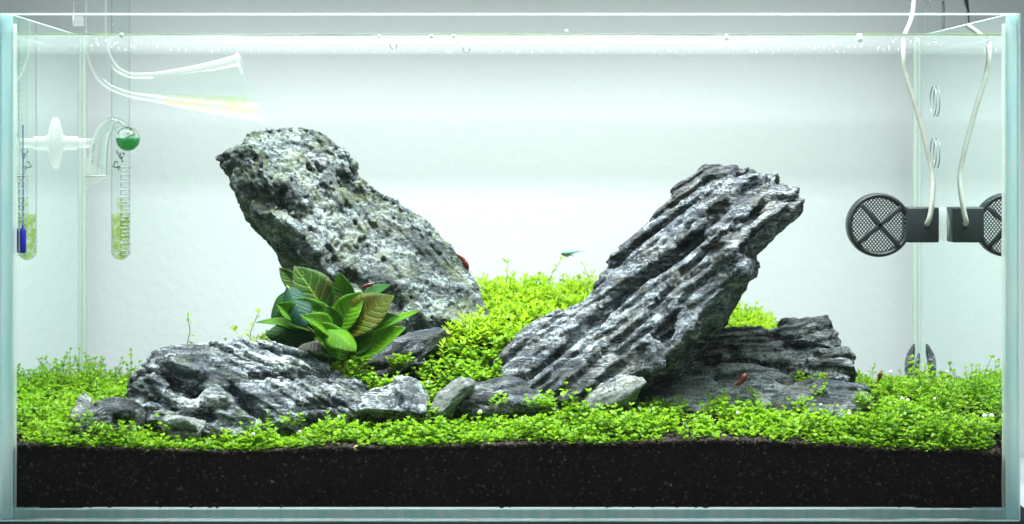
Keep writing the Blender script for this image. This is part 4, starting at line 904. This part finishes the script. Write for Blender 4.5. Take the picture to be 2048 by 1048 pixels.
# ------------------------------------------------------------------ bubbles
def bubble(pos, r, label, group):
    V, F = sphere((0, 0, 0), r, 8, 12); o = mk('air_bubble', V, F, M['bubble']); o.location = Vector(pos); tag(o, label, 'bubble', group)
for px, py, r_, lab in ((243, 71, 5, 'largest white air bubble on the waterline above the outflow pipe'), (863, 73, 4, 'white air bubble on the waterline, leftmost of two close together at mid tank'), (907, 73, 3.5, 'white air bubble on the waterline, right one of two close together at mid tank'),
                   (758, 73, 3, 'faint white bubble on the waterline left of the pair at mid tank'), (1133, 62, 3.5, 'small white droplet on the pane above the waterline'), (1453, 77, 4, 'white air bubble on the waterline above the slanting stone'), (1720, 79, 6, 'biggest white air bubble on the waterline at the right near the cable')):
    bubble(W(px, py, 0.0025), S(r_, 0), lab, 'air bubbles on the waterline')
for px, py, lab in ((787, 90, 'hollow round bubble clinging to the front pane, left one of two'), (933, 97, 'hollow round bubble clinging to the front pane, right one of two')):
    c = W(px, py, 0.0015); a = np.linspace(math.pi * 0.9, math.pi * 2.1, 22); loop = np.stack((S(7, 0) * np.cos(a), a * 0, S(7, 0) * np.sin(a)), -1); V, F = tube(loop, 0.0003, 6)
    o = mk('pane_bubble', V, F, M['ring']); o.location = Vector(c); tag(o, lab, 'bubble', 'hollow bubbles on the front pane')
for (px, py, r_, where) in ((1803, 800, 4.5, 'left of a close pair right of the flat sunken stone'), (1813, 804, 5, 'right of a close pair right of the flat sunken stone'), (1967, 834, 5, 'largest one near the right pane'), (1696, 830, 4.5, 'below the right half of the flat sunken stone'), (1581, 785, 4, 'on the left shoulder of the flat sunken stone'), (1474, 828, 3.5, 'below the bright red shrimp'), (1920, 843, 4, 'left of the largest one near the right pane'), (1843, 746, 4.5, 'right of the two dark slivers'), (1815, 756, 4, 'at the foot of the two dark slivers'), (1780, 746, 4, 'left of the two dark slivers'),
        (507, 871, 4, 'below the middle of the low streaked stone'), (299, 834, 4, 'between the small corner stone and the low streaked stone'), (745, 812, 4.5, 'left of the wedge-shaped stone'), (678, 836, 4, 'below the right end of the low streaked stone'), (600, 866, 3.5, 'in the front carpet under the broadleaf plant'), (857, 767, 4, 'above the gap between the wedge-shaped and whitish stones'), (960, 826, 4.5, 'under the dark mossy stone at the slanting foot'), (1219, 817, 3, 'against the pale flat shard'), (1868, 800, 3.5, 'in the thick carpet below the dark slivers'), (1045, 838, 3, 'below the foot of the slanting stone'), (1640, 812, 3, 'below the middle of the flat sunken stone')):
    p = ground_at(px, py, 0.009); bubble(p + (0, -0.003, 0.001), S(r_, p[1]), 'tiny white bubble ' + where, 'oxygen bubbles on the carpet')
n = 300; x = rng.uniform(-GX + 0.01, GX - 0.01, n); y = rng.uniform(0.02, 0.22, n); V, F = grains(np.stack((x, y, np.full(n, WZ - 0.0006)), -1), rng.uniform(0.00015, 0.00042, n) * rng.choice([1, 1, 1.5], n))
tag(mk('surface_bubbles', V, F, M['bubble']), 'scatter of very fine bubbles under the water surface', 'bubbles', kind='stuff')
for (px, py, r_, lab) in ((232, 898, 6, 'tan pebble in the soil line at the front left, left one of two'), (265, 900, 7, 'tan pebble in the soil line at the front left, right one of two'), (712, 897, 9, 'tan pebble in the soil line below the wedge-shaped stone'), (1105, 893, 10, 'largest tan pebble in the soil line below the slanting stone'), (1620, 916, 5, 'yellowish pebble sunk in the front soil at the right'), (1495, 930, 4, 'small pale pebble sunk in the front soil below the slab')):
    V, F = grains(np.zeros((1, 3)), np.array([S(r_, 0)])); o = mk('pebble', V * (1.2, 0.8, 0.8), F, plain('tan_pebble', (0.42, 0.30, 0.15), 0.7, var=0.3)); o.location = Vector(W(px, py, 0.0030)); tag(o, lab, 'pebble', 'tan pebbles in the soil')

# ------------------------------------------------------------------ shrimps and fish
t = NT('shrimp_shell'); nz = t.noise(t.coord(), 900, 4, 0.6); M['shrimp'] = t.done(bsdf(t, t.ramp(nz, [(0.35, (0.05, 0.006, 0.005)), (0.6, (0.17, 0.022, 0.016)), (0.75, (0.34, 0.12, 0.08))]), 0.35, 0.5))
M['eye'] = plain('eye_black', (0.01, 0.01, 0.01), 0.15, 0.6)
def shrimp(head, tail, y, arch, label, fat=0.17, dyy=0.0):
    h = W(*head, y); tl = W(*tail, y + dyy); L = np.linalg.norm(h - tl); ax = (tl - h) / L; sdv = np.array((0, -1, 0.)); up = np.cross(ax, sdv); up /= np.linalg.norm(up)
    up = up * (1 if arch > 0 else -1); ar = abs(arch)
    root = empty('shrimp', (h + tl) / 2); tag(root, label, 'shrimp', 'red shrimps in the tank')
    u = np.linspace(0, 1, 26); path = h + ax * (u * L)[:, None] + up * (ar * L * np.sin(np.pi * u ** 1.2))[:, None]
    prof = np.interp(u, [0, 0.08, 0.22, 0.40, 0.48, 0.7, 0.9, 1.0], [0.08, 0.5, 0.95, 1.0, 0.85, 0.75, 0.45, 0.12]) * (1 + 0.07 * np.sin(u * 60) * (u > 0.42)); rad = prof * L * fat * 0.5
    V, F = tube(path, rad, 12); part(root, 'body', V, F, M['shrimp'])
    fans = []
    for k in (-0.5, 0, 0.5):
        e_ = path[-1] + ax * L * 0.16 + sdv * L * 0.10 * k - up * L * 0.05; fans.append(tube(np.array([path[-1], (path[-1] + e_) / 2, e_]), np.array((0.02, 0.035, 0.005)) * L, 6))
    V, F = join(*fans); part(root, 'tail_fan', V, F, M['shrimp'])
    lg = []
    for k in range(9):
        u0 = 0.2 + 0.07 * k; b = h + ax * (u0 * L) + up * (ar * L * math.sin(math.pi * u0 ** 1.2)) - up * L * fat * 0.35; m = b - up * L * 0.07 + sdv * L * 0.03 * (1 if k % 2 else -1) - ax * L * 0.02; e_ = m - up * L * 0.06 + ax * L * 0.03
        lg.append(tube(np.array([b, m, e_]), np.array((0.014, 0.011, 0.006)) * L, 5))
    V, F = join(*lg); part(root, 'legs', V, F, M['shrimp'])
    an = []
    for k in (-1, 1):
        an.append(tube(catmull([path[1], path[1] - ax * L * 0.18 + up * L * 0.06 + sdv * L * 0.05 * k, path[1] - ax * L * 0.36 + up * L * 0.02 + sdv * L * 0.12 * k], 8), np.linspace(0.012, 0.004, 8) * L, 5))
    V, F = join(*an); part(root, 'antennae', V, F, M['shrimp'])
    for k in (-1, 1):
        V, F = sphere(path[3] + up * L * fat * 0.3 + sdv * k * L * fat * 0.35, L * 0.028, 6, 8); part(root, 'eye', V, F, M['eye'])
shrimp((937, 541), (912, 508), 0.080, 0.10, 'red shrimp swimming beside the right flank of the tall pitted stone', 0.27)
shrimp((748, 568), (722, 576), 0.090, 0.06, 'red shrimp behind the broadleaf plant against the tall pitted stone', 0.30)
shrimp((1493, 746), (1471, 771), 0.058, -0.10, 'bright red shrimp sitting on the slab stone, right of the pale shard', 0.42)
shrimp((1761, 743), (1755, 764), 0.085, -0.08, 'brownish red shrimp upright among the carpet at the right', 0.36)
shrimp((1752, 768), (1742, 775), 0.080, 0.08, 'tiny dark red shrimp at the right tip of the flat sunken stone', 0.75)
shrimp((1381, 364), (1354, 380), 0.118, 0.05, 'faint red shrimp on the top left shoulder of the slanting stone', 0.24)
y0 = 0.170; fa, fb = W(1122, 508, y0), W(1168, 501, y0); L = np.linalg.norm(fb - fa); ax = (fb - fa) / L; up = np.array((-ax[2], 0, ax[0])); sdv = np.array((0, -1, 0.))
fish = empty('fish', (fa + fb) / 2); tag(fish, 'tiny silvery blue fish swimming left above the stem plants', 'fish')
u = np.linspace(0, 1, 22); hh = np.interp(u, [0, 0.06, 0.18, 0.32, 0.5, 0.62, 0.8, 1.0], [0.01, 0.075, 0.115, 0.13, 0.10, 0.065, 0.04, 0.03]) * L; bel = np.interp(u, [0, 0.2, 0.35, 0.6, 1], [0, 0.02, 0.05, 0.0, 0.0]) * L
a = np.linspace(0, 2 * np.pi, 14, endpoint=False)
V = fa + ax * (u * L * 0.78)[:, None, None] + up * ((hh[:, None] * np.sin(a)) - bel[:, None] * (np.sin(a) < 0))[..., None] + sdv * (hh[:, None] * 0.5 * np.cos(a))[..., None]
t = NT('fish_scales'); co = t.coord(); sp_ = t.n('SeparateXYZ'); t.l(co, sp_.inputs[0])
c = t.ramp(t.math('ADD', t.math('MULTIPLY', sp_.outputs[2], 180.0), 0.5), [(0.10, (0.30, 0.36, 0.16)), (0.38, (0.10, 0.16, 0.12)), (0.5, (0.30, 0.72, 0.74)), (0.62, (0.06, 0.30, 0.28)), (0.85, (0.52, 0.60, 0.30))])
M['fish'] = t.done(bsdf(t, c, 0.25, 0.6, metallic=0.3))
part(fish, 'body', V.reshape(-1, 3), grid_faces(22, 14, wrap_v=True), M['fish'])
M['fin'] = mat_tinted('clear_fin', (0.62, 0.78, 0.76), 0.55)
def fin(pts): 
    P = np.array(pts); n_ = len(P); V = np.vstack((P + sdv * 0.0001, P - sdv * 0.0001)); return V, [list(range(n_)), list(range(n_, 2 * n_))[::-1]] + [[k, n_ + k, n_ + (k + 1) % n_, (k + 1) % n_] for k in range(n_)]
tb = fa + ax * L * 0.76
V, F = fin([tb + up * L * 0.025, tb + ax * L * 0.26 + up * L * 0.06, tb + ax * L * 0.20, tb + ax * L * 0.26 - up * L * 0.05, tb - up * L * 0.025]); part(fish, 'tail_fin', V, F, M['fin'])
V, F = fin([fa + ax * L * 0.34 + up * L * 0.11, fa + ax * L * 0.44 + up * L * 0.20, fa + ax * L * 0.58 + up * L * 0.12, fa + ax * L * 0.52 + up * L * 0.06]); part(fish, 'dorsal_fin', V, F, M['fin'])
V, F = fin([fa + ax * L * 0.36 - up * L * 0.13, fa + ax * L * 0.50 - up * L * 0.19, fa + ax * L * 0.56 - up * L * 0.07]); part(fish, 'belly_fin', V, F, M['fin'])
V, F = sphere(fa + ax * L * 0.09 + up * L * 0.01 + sdv * L * 0.035, L * 0.035, 7, 9); part(fish, 'eye', V, F, M['eye'])
